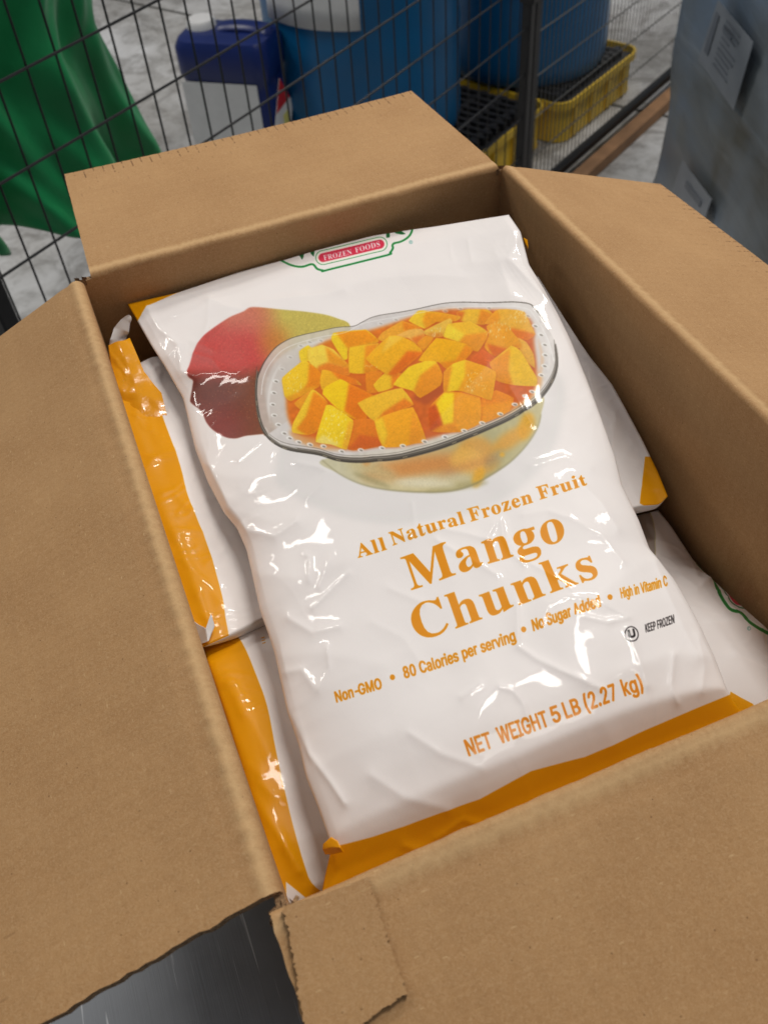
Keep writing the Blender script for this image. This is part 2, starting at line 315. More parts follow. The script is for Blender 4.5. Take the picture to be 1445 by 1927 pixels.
GLY['S']['0'] = [453,[[[227,-7],[199,-5],[174,1],[151,11],[130,24],[111,41],[95,62],[80,86],[69,113],[60,144],[53,178],[49,214],[48,254],[49,294],[53,330],[60,364],[69,395],[81,422],[95,447],[112,467],[130,484],[151,498],[174,508],[200,514],[227,516],[254,514],[279,508],[302,498],[323,484],[342,467],[358,447],[372,422],[384,395],[393,364],[400,330],[404,294],[405,254],[404,214],[400,178],[393,144],[384,113],[373,86],[359,62],[342,41],[323,24],[302,11],[279,1],[254,-5]],[[227,50],[245,51],[261,56],[276,63],[290,74],[303,87],[313,103],[323,122],[330,144],[336,168],[340,194],[343,223],[344,254],[343,285],[340,314],[336,341],[330,365],[323,387],[313,405],[303,422],[290,435],[276,446],[261,453],[245,458],[227,460],[209,458],[192,453],[177,446],[163,435],[151,422],[140,405],[131,387],[123,365],[117,341],[113,314],[110,285],[109,254],[110,223],[113,194],[117,168],[123,144],[131,122],[140,103],[151,87],[163,74],[177,63],[192,56],[209,51]]]]
GLY['S']['C'] = [510,[[[267,-7],[235,-5],[205,1],[177,11],[150,25],[126,42],[104,63],[86,88],[70,115],[57,146],[48,179],[42,215],[40,254],[42,293],[48,329],[57,362],[70,393],[86,421],[104,445],[126,466],[150,484],[177,498],[205,508],[235,514],[267,516],[286,515],[305,513],[323,509],[340,504],[357,498],[373,490],[388,481],[402,471],[415,460],[427,447],[438,433],[448,418],[456,402],[463,385],[469,367],[473,348],[408,348],[405,361],[401,373],[395,384],[389,395],[382,404],[375,413],[366,421],[357,428],[348,435],[337,440],[327,445],[315,449],[304,452],[292,454],[280,455],[267,456],[245,454],[223,450],[203,443],[184,432],[166,419],[150,403],[137,385],[125,364],[116,340],[109,314],[105,285],[103,254],[105,223],[109,194],[116,168],[125,145],[137,123],[151,105],[166,89],[184,76],[203,66],[223,59],[245,54],[267,53],[280,53],[292,55],[304,57],[315,60],[327,64],[337,69],[348,74],[357,81],[366,88],[375,96],[382,105],[389,114],[395,125],[401,136],[405,148],[408,160],[473,160],[469,142],[463,124],[457,107],[448,91],[438,76],[428,62],[416,49],[402,38],[388,28],[373,19],[357,11],[341,5],[323,0],[305,-4],[286,-6]]]]
GLY['S']['a'] = [389,[[[160,-9],[142,-8],[126,-5],[110,-1],[94,5],[80,12],[68,22],[57,32],[48,45],[40,58],[35,73],[31,90],[30,108],[31,123],[34,138],[38,150],[43,161],[50,171],[58,179],[67,187],[78,193],[89,199],[100,203],[112,207],[125,211],[178,220],[234,227],[244,228],[252,230],[259,232],[265,235],[270,238],[273,243],[275,248],[276,255],[276,257],[275,268],[273,279],[271,288],[267,297],[262,304],[256,311],[248,317],[240,322],[230,326],[220,329],[208,330],[196,331],[183,330],[171,329],[159,326],[149,322],[140,318],[132,313],[124,307],[118,301],[112,294],[107,288],[103,281],[100,274],[41,291],[48,308],[57,322],[67,335],[79,346],[91,355],[104,364],[118,370],[133,375],[148,379],[163,382],[179,384],[194,384],[204,384],[215,383],[227,382],[239,379],[251,376],[263,372],[275,367],[286,360],[296,353],[306,343],[315,333],[322,320],[329,306],[333,290],[336,272],[337,251],[337,0],[277,0],[277,52],[272,52],[269,45],[264,38],[258,32],[252,25],[244,18],[236,12],[226,6],[215,1],[203,-3],[190,-6],[176,-8]],[[170,45],[187,46],[202,49],[216,53],[228,59],[239,66],[248,74],[257,83],[263,93],[269,104],[272,115],[275,126],[276,138],[276,190],[259,182],[231,176],[200,171],[175,168],[165,166],[154,164],[144,162],[134,159],[125,155],[117,150],[110,145],[103,139],[98,132],[95,124],[93,115],[92,105],[92,95],[94,87],[98,79],[102,72],[107,66],[114,61],[121,56],[130,52],[139,49],[149,47],[159,46]]]]
GLY['S']['l'] = [189,[[[139,-2],[119,-1],[101,3],[86,10],[74,20],[65,33],[58,47],[54,65],[53,84],[53,509],[114,509],[114,99],[114,87],[115,77],[117,68],[120,62],[124,58],[130,54],[137,53],[146,52],[160,53],[170,54],[181,3],[162,-1]]]]
GLY['S']['r'] = [259,[[[53,0],[53,379],[112,379],[112,321],[115,321],[122,335],[130,347],[140,358],[152,367],[166,375],[181,380],[196,384],[213,385],[229,384],[243,384],[243,322],[230,324],[207,326],[194,325],[182,323],[170,319],[159,315],[149,309],[140,301],[132,293],[126,284],[121,273],[117,262],[114,250],[114,237],[114,0]]]]
GLY['S']['i'] = [167,[[[53,0],[53,379],[114,379],[114,0]],[[84,443],[75,444],[67,446],[60,449],[54,455],[48,461],[44,468],[42,475],[41,483],[42,491],[44,499],[48,506],[54,512],[60,517],[67,521],[75,523],[84,524],[92,523],[100,521],[107,517],[114,512],[119,506],[123,499],[126,491],[126,483],[126,475],[123,468],[119,461],[114,455],[107,449],[100,446],[92,444]]]]
GLY['S']['e'] = [404,[[[212,-8],[185,-7],[161,-2],[138,6],[117,16],[98,30],[82,46],[68,64],[56,85],[46,108],[40,132],[35,159],[34,187],[35,215],[39,242],[46,267],[55,290],[67,311],[81,329],[97,346],[115,359],[135,370],[157,378],[180,383],[205,384],[221,384],[236,382],[251,379],[266,374],[280,368],[294,361],[307,351],[319,341],[331,329],[341,315],[350,299],[357,282],[363,263],[368,242],[370,219],[371,194],[371,169],[75,169],[75,221],[338,221],[310,202],[309,220],[307,237],[303,254],[298,269],[291,282],[283,294],[273,305],[263,314],[250,321],[237,326],[222,329],[205,330],[189,329],[173,326],[159,321],[146,313],[135,304],[125,294],[116,282],[109,270],[103,256],[99,241],[97,226],[96,211],[96,178],[97,157],[100,139],[104,122],[110,106],[118,92],[128,80],[139,70],[151,61],[165,55],[179,50],[195,47],[212,46],[224,47],[234,48],[244,50],[254,53],[263,56],[271,61],[278,66],[285,73],[292,80],[297,88],[302,96],[306,105],[365,91],[360,77],[353,63],[345,51],[335,39],[324,29],[311,19],[298,11],[283,4],[266,-1],[249,-5],[231,-7]]]]
GLY['S']['s'] = [365,[[[182,-8],[163,-7],[145,-5],[128,-2],[112,3],[98,10],[84,18],[72,27],[62,38],[53,50],[45,63],[40,78],[36,94],[94,107],[99,92],[105,79],[114,69],[124,60],[136,54],[150,49],[165,46],[181,45],[200,46],[217,50],[232,55],[244,62],[255,71],[262,81],[267,91],[268,103],[267,112],[265,121],[260,129],[254,136],[246,142],[237,147],[225,151],[212,155],[149,170],[125,177],[104,186],[87,196],[72,208],[61,222],[53,237],[48,255],[47,274],[48,290],[51,305],[57,319],[65,332],[75,343],[87,354],[100,363],[115,370],[131,377],[149,381],[167,384],[187,384],[206,384],[223,381],[239,378],[254,372],[267,366],[279,358],[290,349],[299,339],[307,328],[314,316],[319,303],[324,290],[268,277],[264,288],[258,298],[251,307],[243,316],[232,323],[219,328],[205,331],[187,333],[171,332],[156,329],[143,324],[131,317],[121,308],[114,299],[110,289],[109,277],[110,267],[112,258],[117,250],[124,243],[133,237],[144,232],[157,227],[172,223],[229,209],[254,202],[275,194],[292,183],[306,171],[317,158],[325,142],[330,125],[331,107],[330,90],[326,75],[321,61],[312,47],[302,35],[290,24],[276,15],[260,6],[242,0],[223,-5],[203,-7]]]]
GLY['S']['p'] = [424,[[[53,-143],[53,379],[112,379],[112,319],[118,319],[137,346],[144,353],[152,360],[161,367],[171,373],[183,378],[197,381],[212,384],[229,384],[252,383],[274,378],[294,371],[313,361],[330,347],[345,332],[359,313],[370,293],[379,270],[385,245],[389,218],[390,189],[389,160],[385,133],[379,108],[370,84],[359,64],[346,45],[330,29],[313,16],[294,5],[274,-2],[252,-7],[229,-8],[213,-7],[198,-5],[184,-1],[173,4],[162,10],[153,17],[145,24],[138,31],[118,59],[114,59],[114,-143]],[[220,47],[237,48],[253,51],[267,57],[279,66],[291,76],[301,88],[309,101],[316,117],[321,133],[325,151],[327,170],[328,189],[327,209],[325,227],[321,245],[316,261],[309,276],[301,290],[291,301],[280,311],[267,319],[253,325],[237,329],[220,330],[203,329],[188,325],[174,320],[161,312],[150,302],[140,291],[132,278],[125,263],[120,247],[116,229],[113,210],[113,189],[113,169],[116,150],[120,132],[125,115],[132,100],[140,86],[150,75],[162,65],[174,57],[188,51],[204,48]]]]
GLY['S']['v'] = [389,[[[163,0],[17,379],[84,379],[165,155],[171,138],[177,121],[182,104],[187,87],[206,21],[184,21],[203,87],[207,104],[213,121],[218,138],[224,155],[305,379],[371,379],[226,0]]]]
GLY['S']['g'] = [425,[[[207,-151],[187,-150],[168,-148],[150,-144],[134,-140],[119,-134],[105,-127],[93,-119],[82,-110],[73,-101],[64,-91],[57,-80],[51,-69],[101,-41],[122,-66],[128,-72],[136,-78],[145,-83],[154,-88],[165,-92],[178,-95],[192,-97],[207,-97],[229,-96],[249,-92],[267,-85],[282,-75],[295,-62],[304,-47],[310,-28],[311,-6],[311,68],[306,68],[287,41],[280,34],[272,28],[263,21],[252,16],[241,11],[227,8],[212,5],[195,5],[173,6],[152,10],[132,17],[113,27],[95,39],[80,53],[67,71],[55,90],[46,112],[39,136],[35,163],[34,191],[35,220],[39,246],[46,271],[55,293],[66,314],[80,332],[95,347],[112,361],[131,371],[152,378],[173,383],[196,384],[213,384],[228,382],[242,378],[253,373],[264,367],[273,360],[281,353],[288,346],[308,319],[313,319],[313,379],[372,379],[372,-9],[371,-32],[367,-54],[360,-73],[350,-90],[338,-104],[324,-117],[308,-127],[291,-136],[271,-142],[251,-147],[229,-150]],[[205,59],[222,60],[237,63],[251,68],[264,75],[275,84],[285,95],[293,107],[300,121],[305,137],[309,154],[312,172],[312,193],[312,212],[309,231],[305,248],[300,264],[293,278],[285,291],[275,303],[264,312],[251,320],[237,325],[222,329],[205,330],[188,329],[172,325],[158,320],[145,312],[134,302],[124,290],[115,277],[109,262],[103,246],[99,229],[97,212],[96,193],[97,173],[99,155],[103,138],[109,123],[116,108],[124,96],[134,85],[145,76],[158,68],[172,63],[188,60]]]]
GLY['S']['S'] = [447,[[[224,-9],[197,-8],[172,-4],[149,1],[128,9],[108,19],[91,31],[76,45],[64,60],[54,77],[46,96],[41,115],[38,137],[104,137],[107,123],[110,110],[116,98],[123,88],[132,79],[142,71],[154,64],[166,59],[180,55],[194,52],[209,50],[224,49],[241,50],[257,52],[272,55],[286,60],[299,66],[311,74],[321,82],[329,92],[336,102],[341,114],[345,126],[346,139],[345,151],[342,161],[338,171],[332,179],[325,186],[316,193],[307,199],[296,205],[284,209],[272,214],[259,218],[245,222],[184,239],[154,249],[128,260],[105,274],[86,289],[71,307],[60,326],[54,348],[52,372],[53,393],[58,413],[65,431],[75,448],[87,463],[102,476],[119,488],[138,498],[158,506],[180,511],[203,514],[227,516],[252,514],[275,511],[296,505],[316,498],[334,488],[351,476],[365,463],[377,449],[387,433],[394,415],[399,397],[401,378],[337,378],[334,396],[326,412],[316,426],[302,437],[286,447],[267,453],[247,457],[225,459],[209,458],[194,456],[180,452],[167,448],[156,442],[145,435],[136,427],[129,418],[123,409],[118,398],[116,387],[115,376],[116,363],[119,352],[124,342],[131,334],[139,326],[148,319],[158,313],[169,308],[212,293],[264,279],[312,264],[324,258],[336,252],[347,245],[359,238],[369,229],[379,220],[387,209],[395,198],[401,185],[405,171],[407,155],[408,139],[407,118],[403,99],[396,81],[386,64],[374,48],[360,34],[343,21],[323,11],[302,2],[278,-4],[252,-8]]]]
GLY['S']['u'] = [410,[[[182,-5],[164,-4],[146,-1],[130,4],[115,11],[101,20],[89,31],[78,44],[69,59],[62,76],[57,95],[54,116],[53,139],[53,379],[114,379],[114,144],[115,123],[119,105],[127,89],[137,75],[150,64],[164,56],[181,52],[200,50],[213,51],[226,53],[238,57],[249,62],[259,69],[268,77],[276,86],[283,97],[289,109],[293,122],[295,137],[296,153],[296,379],[357,379],[357,0],[298,0],[298,92],[307,92],[297,67],[286,47],[272,30],[257,17],[240,7],[222,0],[203,-4]]]]
GLY['S']['A'] = [480,[[[16,0],[201,509],[276,509],[463,0],[395,0],[287,302],[264,372],[232,478],[245,478],[236,447],[228,419],[220,393],[213,371],[191,302],[85,0]],[[110,142],[110,199],[370,199],[370,142]]]]
GLY['S']['d'] = [424,[[[195,-8],[172,-7],[151,-2],[130,5],[111,16],[94,29],[79,45],[66,64],[55,84],[46,108],[39,133],[35,160],[34,189],[35,218],[39,245],[46,270],[55,293],[66,313],[79,332],[95,347],[112,361],[131,371],[151,378],[173,383],[196,384],[213,384],[228,381],[241,378],[253,373],[263,367],[272,360],[280,353],[287,346],[306,319],[311,319],[311,509],[372,509],[372,0],[313,0],[313,59],[307,59],[287,31],[280,24],[272,17],[263,10],[252,4],[241,-1],[227,-5],[212,-7]],[[205,47],[221,48],[236,51],[250,57],[263,65],[274,75],[284,86],[293,100],[299,115],[305,132],[309,150],[311,169],[312,189],[311,210],[309,229],[305,247],[300,263],[293,278],[284,291],[275,302],[263,312],[251,320],[237,325],[221,329],[205,330],[187,329],[172,325],[157,319],[145,311],[133,301],[124,290],[115,276],[108,261],[103,245],[99,227],[97,209],[96,189],[97,170],[99,151],[103,133],[109,117],[115,101],[124,88],[134,76],[145,66],[158,57],[172,51],[188,48]]]]
GLY['S']['H'] = [517,[[[60,0],[60,509],[125,509],[125,289],[392,289],[392,509],[457,509],[457,0],[392,0],[392,232],[125,232],[125,0]]]]
GLY['S']['h'] = [410,[[[114,227],[114,0],[53,0],[53,509],[114,509],[114,287],[102,287],[112,312],[124,332],[137,349],[152,362],[169,372],[187,379],[207,383],[227,384],[246,383],[264,380],[280,376],[295,369],[309,360],[321,349],[332,336],[341,321],[348,304],[353,285],[356,264],[357,240],[357,0],[296,0],[296,235],[295,256],[290,275],[283,291],[273,304],[260,315],[246,323],[229,328],[210,329],[197,328],[184,326],[172,322],[161,317],[150,311],[141,303],[133,293],[126,283],[121,271],[117,257],[114,243]]]]
GLY['S']['V'] = [480,[[[204,0],[16,509],[84,509],[192,206],[215,137],[248,31],[235,31],[244,62],[252,90],[260,115],[267,138],[290,206],[395,509],[463,509],[278,0]]]]
GLY['S']['t'] = [227,[[[204,379],[204,327],[6,327],[6,379]],[[65,471],[126,471],[126,98],[127,86],[128,76],[132,68],[136,61],[142,56],[150,53],[159,51],[170,50],[185,51],[202,54],[213,2],[192,-3],[168,-4],[145,-3],[125,2],[107,10],[92,21],[80,35],[72,52],[67,71],[65,93]]]]
GLY['S']['m'] = [610,[[[53,0],[53,379],[112,379],[112,295],[108,295],[112,310],[118,323],[125,335],[132,346],[141,355],[151,363],[161,370],[172,376],[183,380],[195,384],[207,386],[219,386],[239,385],[257,380],[273,372],[287,361],[299,347],[309,331],[316,314],[321,295],[312,295],[317,308],[322,321],[329,332],[337,343],[347,353],[357,361],[368,369],[381,375],[394,380],[407,383],[422,385],[437,386],[453,385],[468,383],[483,378],[497,372],[510,364],[522,354],[532,342],[541,328],[548,313],[553,296],[556,276],[557,255],[557,0],[496,0],[496,254],[494,273],[490,289],[483,302],[473,313],[460,321],[447,326],[433,329],[419,330],[406,330],[395,328],[384,324],[374,320],[365,314],[358,307],[351,299],[345,290],[341,280],[338,270],[336,259],[335,247],[335,0],[274,0],[274,260],[273,275],[269,288],[262,301],[253,311],[242,320],[229,326],[215,329],[199,330],[188,330],[178,328],[168,325],[158,320],[148,314],[140,307],[132,299],[126,289],[121,278],[117,266],[114,253],[114,238],[114,0]]]]
GLY['S']['K'] = [467,[[[104,145],[104,216],[139,261],[174,303],[212,344],[364,509],[448,509],[231,276],[228,276]],[[60,0],[60,509],[125,509],[125,334],[124,225],[125,193],[125,0]],[[372,0],[188,259],[228,309],[449,0]]]]
GLY['S']['F'] = [410,[[[60,0],[60,509],[369,509],[369,452],[125,452],[125,278],[346,278],[346,221],[125,221],[125,0]]]]
GLY['S']['Z'] = [438,[[[42,0],[42,46],[273,385],[306,431],[341,476],[348,454],[285,452],[223,452],[40,452],[40,509],[397,509],[397,462],[169,129],[134,81],[97,33],[90,54],[152,57],[214,57],[399,57],[399,0]]]]
GLY['S']['R'] = [449,[[[60,0],[60,509],[236,509],[264,507],[290,504],[313,497],[333,489],[351,478],[367,465],[380,450],[390,433],[399,415],[405,395],[408,374],[409,352],[408,330],[405,309],[399,290],[390,271],[380,255],[367,240],[351,228],[333,217],[312,209],[289,203],[264,199],[236,198],[96,198],[96,255],[234,255],[252,256],[269,258],[284,262],[298,267],[309,273],[319,281],[327,290],[334,300],[339,312],[342,324],[344,338],[345,352],[344,367],[342,380],[339,393],[334,405],[327,415],[319,425],[309,433],[298,440],[284,445],[269,449],[252,451],[233,452],[125,452],[125,0]],[[353,0],[230,229],[303,229],[428,0]]]]
GLY['S']['E'] = [419,[[[60,0],[60,509],[372,509],[372,452],[125,452],[125,286],[355,286],[355,229],[125,229],[125,57],[375,57],[375,0]]]]
GLY['S']['W'] = [686,[[[155,0],[16,509],[82,509],[163,196],[175,145],[187,94],[197,40],[189,40],[200,94],[211,145],[224,196],[306,509],[380,509],[462,196],[474,145],[486,94],[497,40],[488,40],[499,94],[510,145],[523,196],[603,509],[670,509],[530,0],[455,0],[368,323],[351,391],[347,410],[344,431],[340,452],[336,475],[350,475],[335,395],[331,377],[327,359],[323,341],[318,323],[230,0]]]]
GLY['S']['I'] = [300,[[[31,0],[31,57],[118,57],[118,452],[31,452],[31,509],[269,509],[269,452],[183,452],[183,57],[269,57],[269,0]]]]
GLY['S']['T'] = [449,[[[32,452],[32,509],[417,509],[417,452],[257,452],[257,0],[193,0],[193,452]]]]
GLY['S']['5'] = [453,[[[221,-7],[199,-6],[178,-2],[159,3],[140,11],[123,21],[108,32],[94,45],[83,60],[73,76],[66,93],[62,111],[60,130],[122,130],[124,119],[127,108],[132,98],[138,89],[145,80],[154,73],[163,66],[173,60],[184,56],[196,52],[208,50],[221,50],[236,51],[250,53],[264,58],[276,64],[288,72],[298,82],[307,92],[314,104],[320,117],[324,131],[327,146],[328,162],[327,178],[324,193],[320,208],[314,221],[306,233],[297,244],[286,254],[275,262],[262,269],[248,273],[233,276],[218,277],[205,276],[192,275],[180,272],[167,268],[156,264],[145,258],[136,252],[128,246],[67,253],[96,509],[366,509],[366,452],[151,452],[134,301],[136,301],[145,308],[155,315],[166,320],[178,325],[190,329],[203,331],[216,333],[229,334],[247,333],[263,330],[279,326],[294,321],[308,314],[321,306],[334,296],[345,285],[355,273],[364,260],[372,246],[379,231],[384,215],[388,199],[390,181],[391,163],[390,139],[385,117],[379,95],[369,76],[357,57],[343,41],[327,27],[309,15],[289,6],[268,-1],[245,-5]]]]
GLY['S']['L'] = [393,[[[60,0],[60,509],[125,509],[125,57],[361,57],[361,0]]]]
GLY['S']['B'] = [456,[[[60,0],[60,509],[241,509],[266,508],[289,504],[310,499],[329,491],[345,481],[359,469],[371,456],[381,442],[388,426],[394,410],[397,392],[398,374],[397,358],[395,344],[392,331],[387,320],[380,310],[373,301],[365,293],[356,286],[347,280],[336,275],[326,270],[315,267],[315,262],[327,261],[339,257],[351,252],[363,245],[374,237],[385,227],[394,216],[402,203],[409,189],[414,173],[417,155],[418,136],[417,117],[413,100],[408,83],[400,67],[390,52],[377,39],[362,28],[344,18],[324,10],[301,4],[275,1],[247,0]],[[125,57],[245,57],[272,58],[296,63],[315,70],[330,80],[341,92],[349,105],[354,120],[355,137],[355,149],[352,161],[348,173],[342,184],[335,194],[327,203],[317,211],[306,218],[293,224],[279,228],[264,230],[248,231],[125,231]],[[125,285],[238,285],[252,286],[265,288],[277,291],[288,296],[299,302],[308,309],[316,317],[323,326],[329,337],[333,348],[335,359],[336,372],[334,388],[330,403],[323,417],[313,429],[299,439],[283,446],[263,450],[240,452],[125,452]]]]
GLY['S']['('] = [273,[[[89,207],[90,235],[92,264],[96,293],[101,324],[107,354],[114,384],[122,413],[132,441],[142,468],[153,494],[164,517],[177,539],[236,539],[223,512],[212,485],[201,457],[191,428],[182,399],[174,370],[167,342],[161,313],[157,285],[154,258],[152,232],[151,207],[152,184],[154,161],[156,138],[160,115],[165,91],[172,67],[179,42],[188,16],[198,-10],[209,-38],[222,-66],[236,-96],[177,-96],[156,-59],[139,-21],[124,16],[111,55],[102,93],[95,131],[90,169]]]]
GLY['S']['2'] = [453,[[[64,0],[64,47],[234,229],[248,243],[261,257],[272,270],[282,282],[291,294],[299,305],[305,316],[311,327],[315,337],[318,348],[320,360],[320,371],[319,385],[317,397],[313,408],[308,419],[301,428],[293,436],[283,443],[273,449],[262,454],[250,457],[237,459],[224,460],[209,459],[196,457],[184,453],[172,447],[162,441],[153,433],[145,424],[139,413],[134,402],[130,390],[128,376],[127,362],[66,362],[67,384],[71,405],[77,424],[86,442],[98,459],[111,473],[126,486],[143,496],[162,505],[182,511],[203,514],[225,516],[247,514],[268,511],[288,505],[306,497],[323,486],[337,474],[350,461],[361,445],[370,428],[376,411],[380,392],[381,372],[380,358],[378,345],[375,331],[371,318],[365,304],[357,290],[347,275],[336,259],[322,241],[306,223],[288,202],[267,180],[153,60],[153,57],[389,57],[389,0]]]]
GLY['S']['.'] = [188,[[[95,-4],[86,-4],[78,-1],[70,3],[63,9],[57,16],[53,24],[50,32],[50,41],[50,50],[53,59],[57,66],[63,73],[70,79],[78,83],[86,86],[95,87],[104,86],[113,83],[121,79],[128,73],[134,66],[138,59],[140,50],[141,41],[140,32],[138,24],[134,16],[128,9],[121,3],[113,-1],[104,-4]]]]
GLY['S']['7'] = [453,[[[97,0],[323,448],[323,452],[62,452],[62,509],[391,509],[391,449],[165,0]]]]
GLY['S']['k'] = [381,[[[110,137],[110,212],[121,212],[284,379],[360,379],[184,199],[177,199]],[[53,0],[53,509],[114,509],[114,0]],[[294,0],[148,186],[191,229],[372,0]]]]
GLY['S'][')'] = [273,[[[37,-96],[52,-66],[64,-37],[76,-9],[86,18],[95,44],[102,69],[108,93],[113,116],[117,139],[120,162],[121,184],[122,207],[121,232],[119,258],[116,285],[112,313],[106,342],[99,370],[91,399],[82,428],[73,457],[62,485],[50,512],[37,539],[97,539],[109,517],[121,494],[131,468],[142,441],[151,413],[159,384],[167,354],[173,323],[178,293],[181,264],[183,235],[184,207],[183,168],[178,130],[171,92],[161,53],[149,15],[134,-22],[117,-59],[97,-96]]]]
GLY['S']['-'] = [453,[[[337,244],[337,188],[114,188],[114,244]]]]
GLY['S']['U'] = [517,[[[259,-8],[230,-7],[203,-2],[177,5],[154,15],[133,28],[114,43],[98,60],[85,80],[74,101],[66,124],[62,148],[60,173],[60,509],[124,509],[124,178],[125,160],[128,144],[133,128],[141,113],[150,99],[160,87],[173,77],[187,68],[203,61],[220,56],[239,53],[259,52],[279,53],[298,56],[315,61],[331,68],[345,77],[357,87],[368,99],[377,113],[384,128],[389,144],[392,160],[393,178],[393,509],[457,509],[457,173],[456,148],[451,124],[443,101],[433,80],[419,60],[403,43],[384,28],[363,15],[340,5],[315,-2],[288,-7]]]]
GLY['S']['P'] = [445,[[[60,0],[60,509],[235,509],[263,507],[289,503],[312,497],[332,487],[350,476],[366,462],[379,447],[390,430],[398,411],[404,391],[407,370],[409,348],[407,325],[404,304],[398,284],[390,265],[379,248],[366,233],[350,219],[332,207],[312,198],[289,191],[263,187],[235,186],[109,186],[109,242],[233,242],[252,243],[269,246],[284,250],[297,256],[308,264],[318,272],[327,282],[333,294],[338,306],[342,319],[344,333],[344,348],[344,362],[342,376],[338,389],[333,402],[326,413],[318,423],[308,431],[297,439],[284,444],[268,449],[251,451],[232,452],[125,452],[125,0]]]]
GLY['B']['A'] = [437,[[[-9,0],[-9,18],[1,19],[9,21],[17,25],[24,30],[30,38],[36,47],[43,60],[49,75],[206,466],[224,465],[384,87],[392,70],[399,55],[405,44],[411,34],[417,27],[425,22],[433,19],[443,18],[443,0],[229,0],[229,18],[253,20],[270,25],[280,34],[283,46],[283,51],[281,59],[277,69],[273,81],[253,132],[103,132],[79,71],[76,59],[75,48],[78,35],[87,26],[102,20],[124,18],[128,18],[128,0]],[[113,161],[242,161],[177,319]]]]
GLY['B']['l'] = [199,[[[18,0],[18,16],[27,17],[35,19],[41,22],[45,26],[48,30],[51,37],[52,46],[52,56],[52,398],[52,408],[51,417],[49,424],[47,429],[43,433],[38,436],[30,438],[20,439],[20,455],[148,455],[148,56],[149,46],[150,38],[152,31],[154,26],[158,22],[164,19],[171,17],[180,16],[180,0]]]]
GLY['B']['N'] = [494,[[[403,-11],[107,350],[107,79],[108,62],[110,49],[113,38],[119,31],[126,26],[136,21],[150,19],[167,17],[167,0],[18,0],[18,17],[29,18],[39,19],[47,21],[54,23],[60,26],[65,30],[68,35],[71,41],[73,49],[75,57],[76,67],[76,79],[76,388],[61,407],[49,421],[41,429],[36,433],[18,439],[18,455],[156,455],[391,169],[391,377],[391,389],[390,399],[388,407],[386,414],[383,420],[379,425],[375,429],[369,431],[362,434],[353,436],[343,437],[331,439],[331,455],[480,455],[480,439],[464,437],[450,434],[440,430],[433,425],[428,417],[425,407],[422,393],[422,377],[422,-11]]]]
GLY['B']['a'] = [344,[[[255,-10],[232,-7],[216,1],[205,15],[200,35],[176,16],[151,2],[124,-6],[95,-9],[79,-7],[64,-4],[51,3],[40,11],[31,22],[25,34],[21,48],[20,63],[23,84],[31,104],[45,121],[63,136],[88,150],[119,164],[156,177],[199,190],[199,241],[198,254],[196,266],[192,275],[187,282],[180,288],[171,292],[160,295],[148,296],[129,294],[115,290],[107,283],[104,274],[113,257],[118,250],[121,243],[122,237],[123,231],[122,222],[120,215],[116,208],[110,202],[103,197],[95,194],[87,191],[77,191],[67,192],[59,194],[51,198],[45,203],[40,210],[36,218],[34,227],[33,236],[34,248],[37,259],[42,269],[49,278],[58,287],[69,295],[81,302],[95,308],[110,312],[126,316],[143,318],[162,318],[195,317],[223,312],[246,304],[263,292],[276,277],[285,259],[291,236],[293,210],[293,62],[295,40],[304,34],[320,42],[329,28],[312,11],[294,-1],[275,-8]],[[151,34],[174,41],[181,45],[187,50],[193,56],[199,63],[199,169],[164,157],[138,139],[123,114],[118,84],[120,62],[126,46],[137,37]]]]
GLY['B']['t'] = [228,[[[124,-9],[105,-8],[89,-4],[76,2],[66,10],[58,22],[53,36],[49,52],[48,71],[48,279],[20,279],[20,300],[39,318],[57,336],[73,353],[88,369],[101,384],[112,398],[121,412],[129,424],[144,424],[144,310],[208,310],[208,279],[144,279],[144,82],[145,72],[146,64],[147,57],[149,51],[152,46],[157,43],[162,41],[168,40],[179,42],[189,49],[198,60],[206,75],[222,66],[205,33],[182,9],[155,-5]]]]
GLY['B']['u'] = [375,[[[131,-10],[109,-8],[91,-3],[77,5],[65,17],[57,32],[51,51],[47,72],[46,97],[46,248],[45,259],[44,268],[42,276],[39,282],[35,287],[29,291],[21,293],[11,294],[11,310],[142,310],[142,74],[142,66],[144,58],[147,52],[151,46],[156,41],[162,38],[169,36],[177,36],[191,37],[205,43],[217,53],[228,66],[228,248],[228,260],[226,269],[224,277],[221,283],[216,288],[209,291],[200,293],[189,294],[189,310],[324,310],[324,70],[324,59],[326,51],[328,44],[331,39],[336,35],[342,33],[350,31],[360,30],[360,13],[331,11],[300,7],[265,0],[228,-10],[228,40],[219,29],[209,19],[198,11],[186,3],[173,-3],[160,-7],[145,-9]]]]
GLY['B']['r'] = [287,[[[18,0],[18,16],[27,17],[35,19],[41,22],[45,26],[48,30],[51,37],[52,46],[52,56],[52,252],[52,263],[51,273],[49,280],[46,285],[42,289],[37,291],[29,293],[20,293],[21,310],[146,310],[146,252],[155,267],[165,280],[176,292],[187,301],[199,309],[210,314],[222,317],[233,318],[246,317],[258,315],[267,310],[275,304],[282,296],[286,287],[289,277],[289,266],[289,257],[287,248],[283,241],[278,234],[272,229],[265,225],[257,223],[248,222],[240,223],[233,224],[227,227],[222,231],[207,250],[203,254],[199,257],[194,259],[189,260],[182,259],[175,255],[168,250],[162,241],[156,231],[152,220],[150,207],[149,192],[149,56],[150,45],[152,37],[155,30],[159,25],[165,22],[173,19],[184,17],[197,16],[197,0]]]]
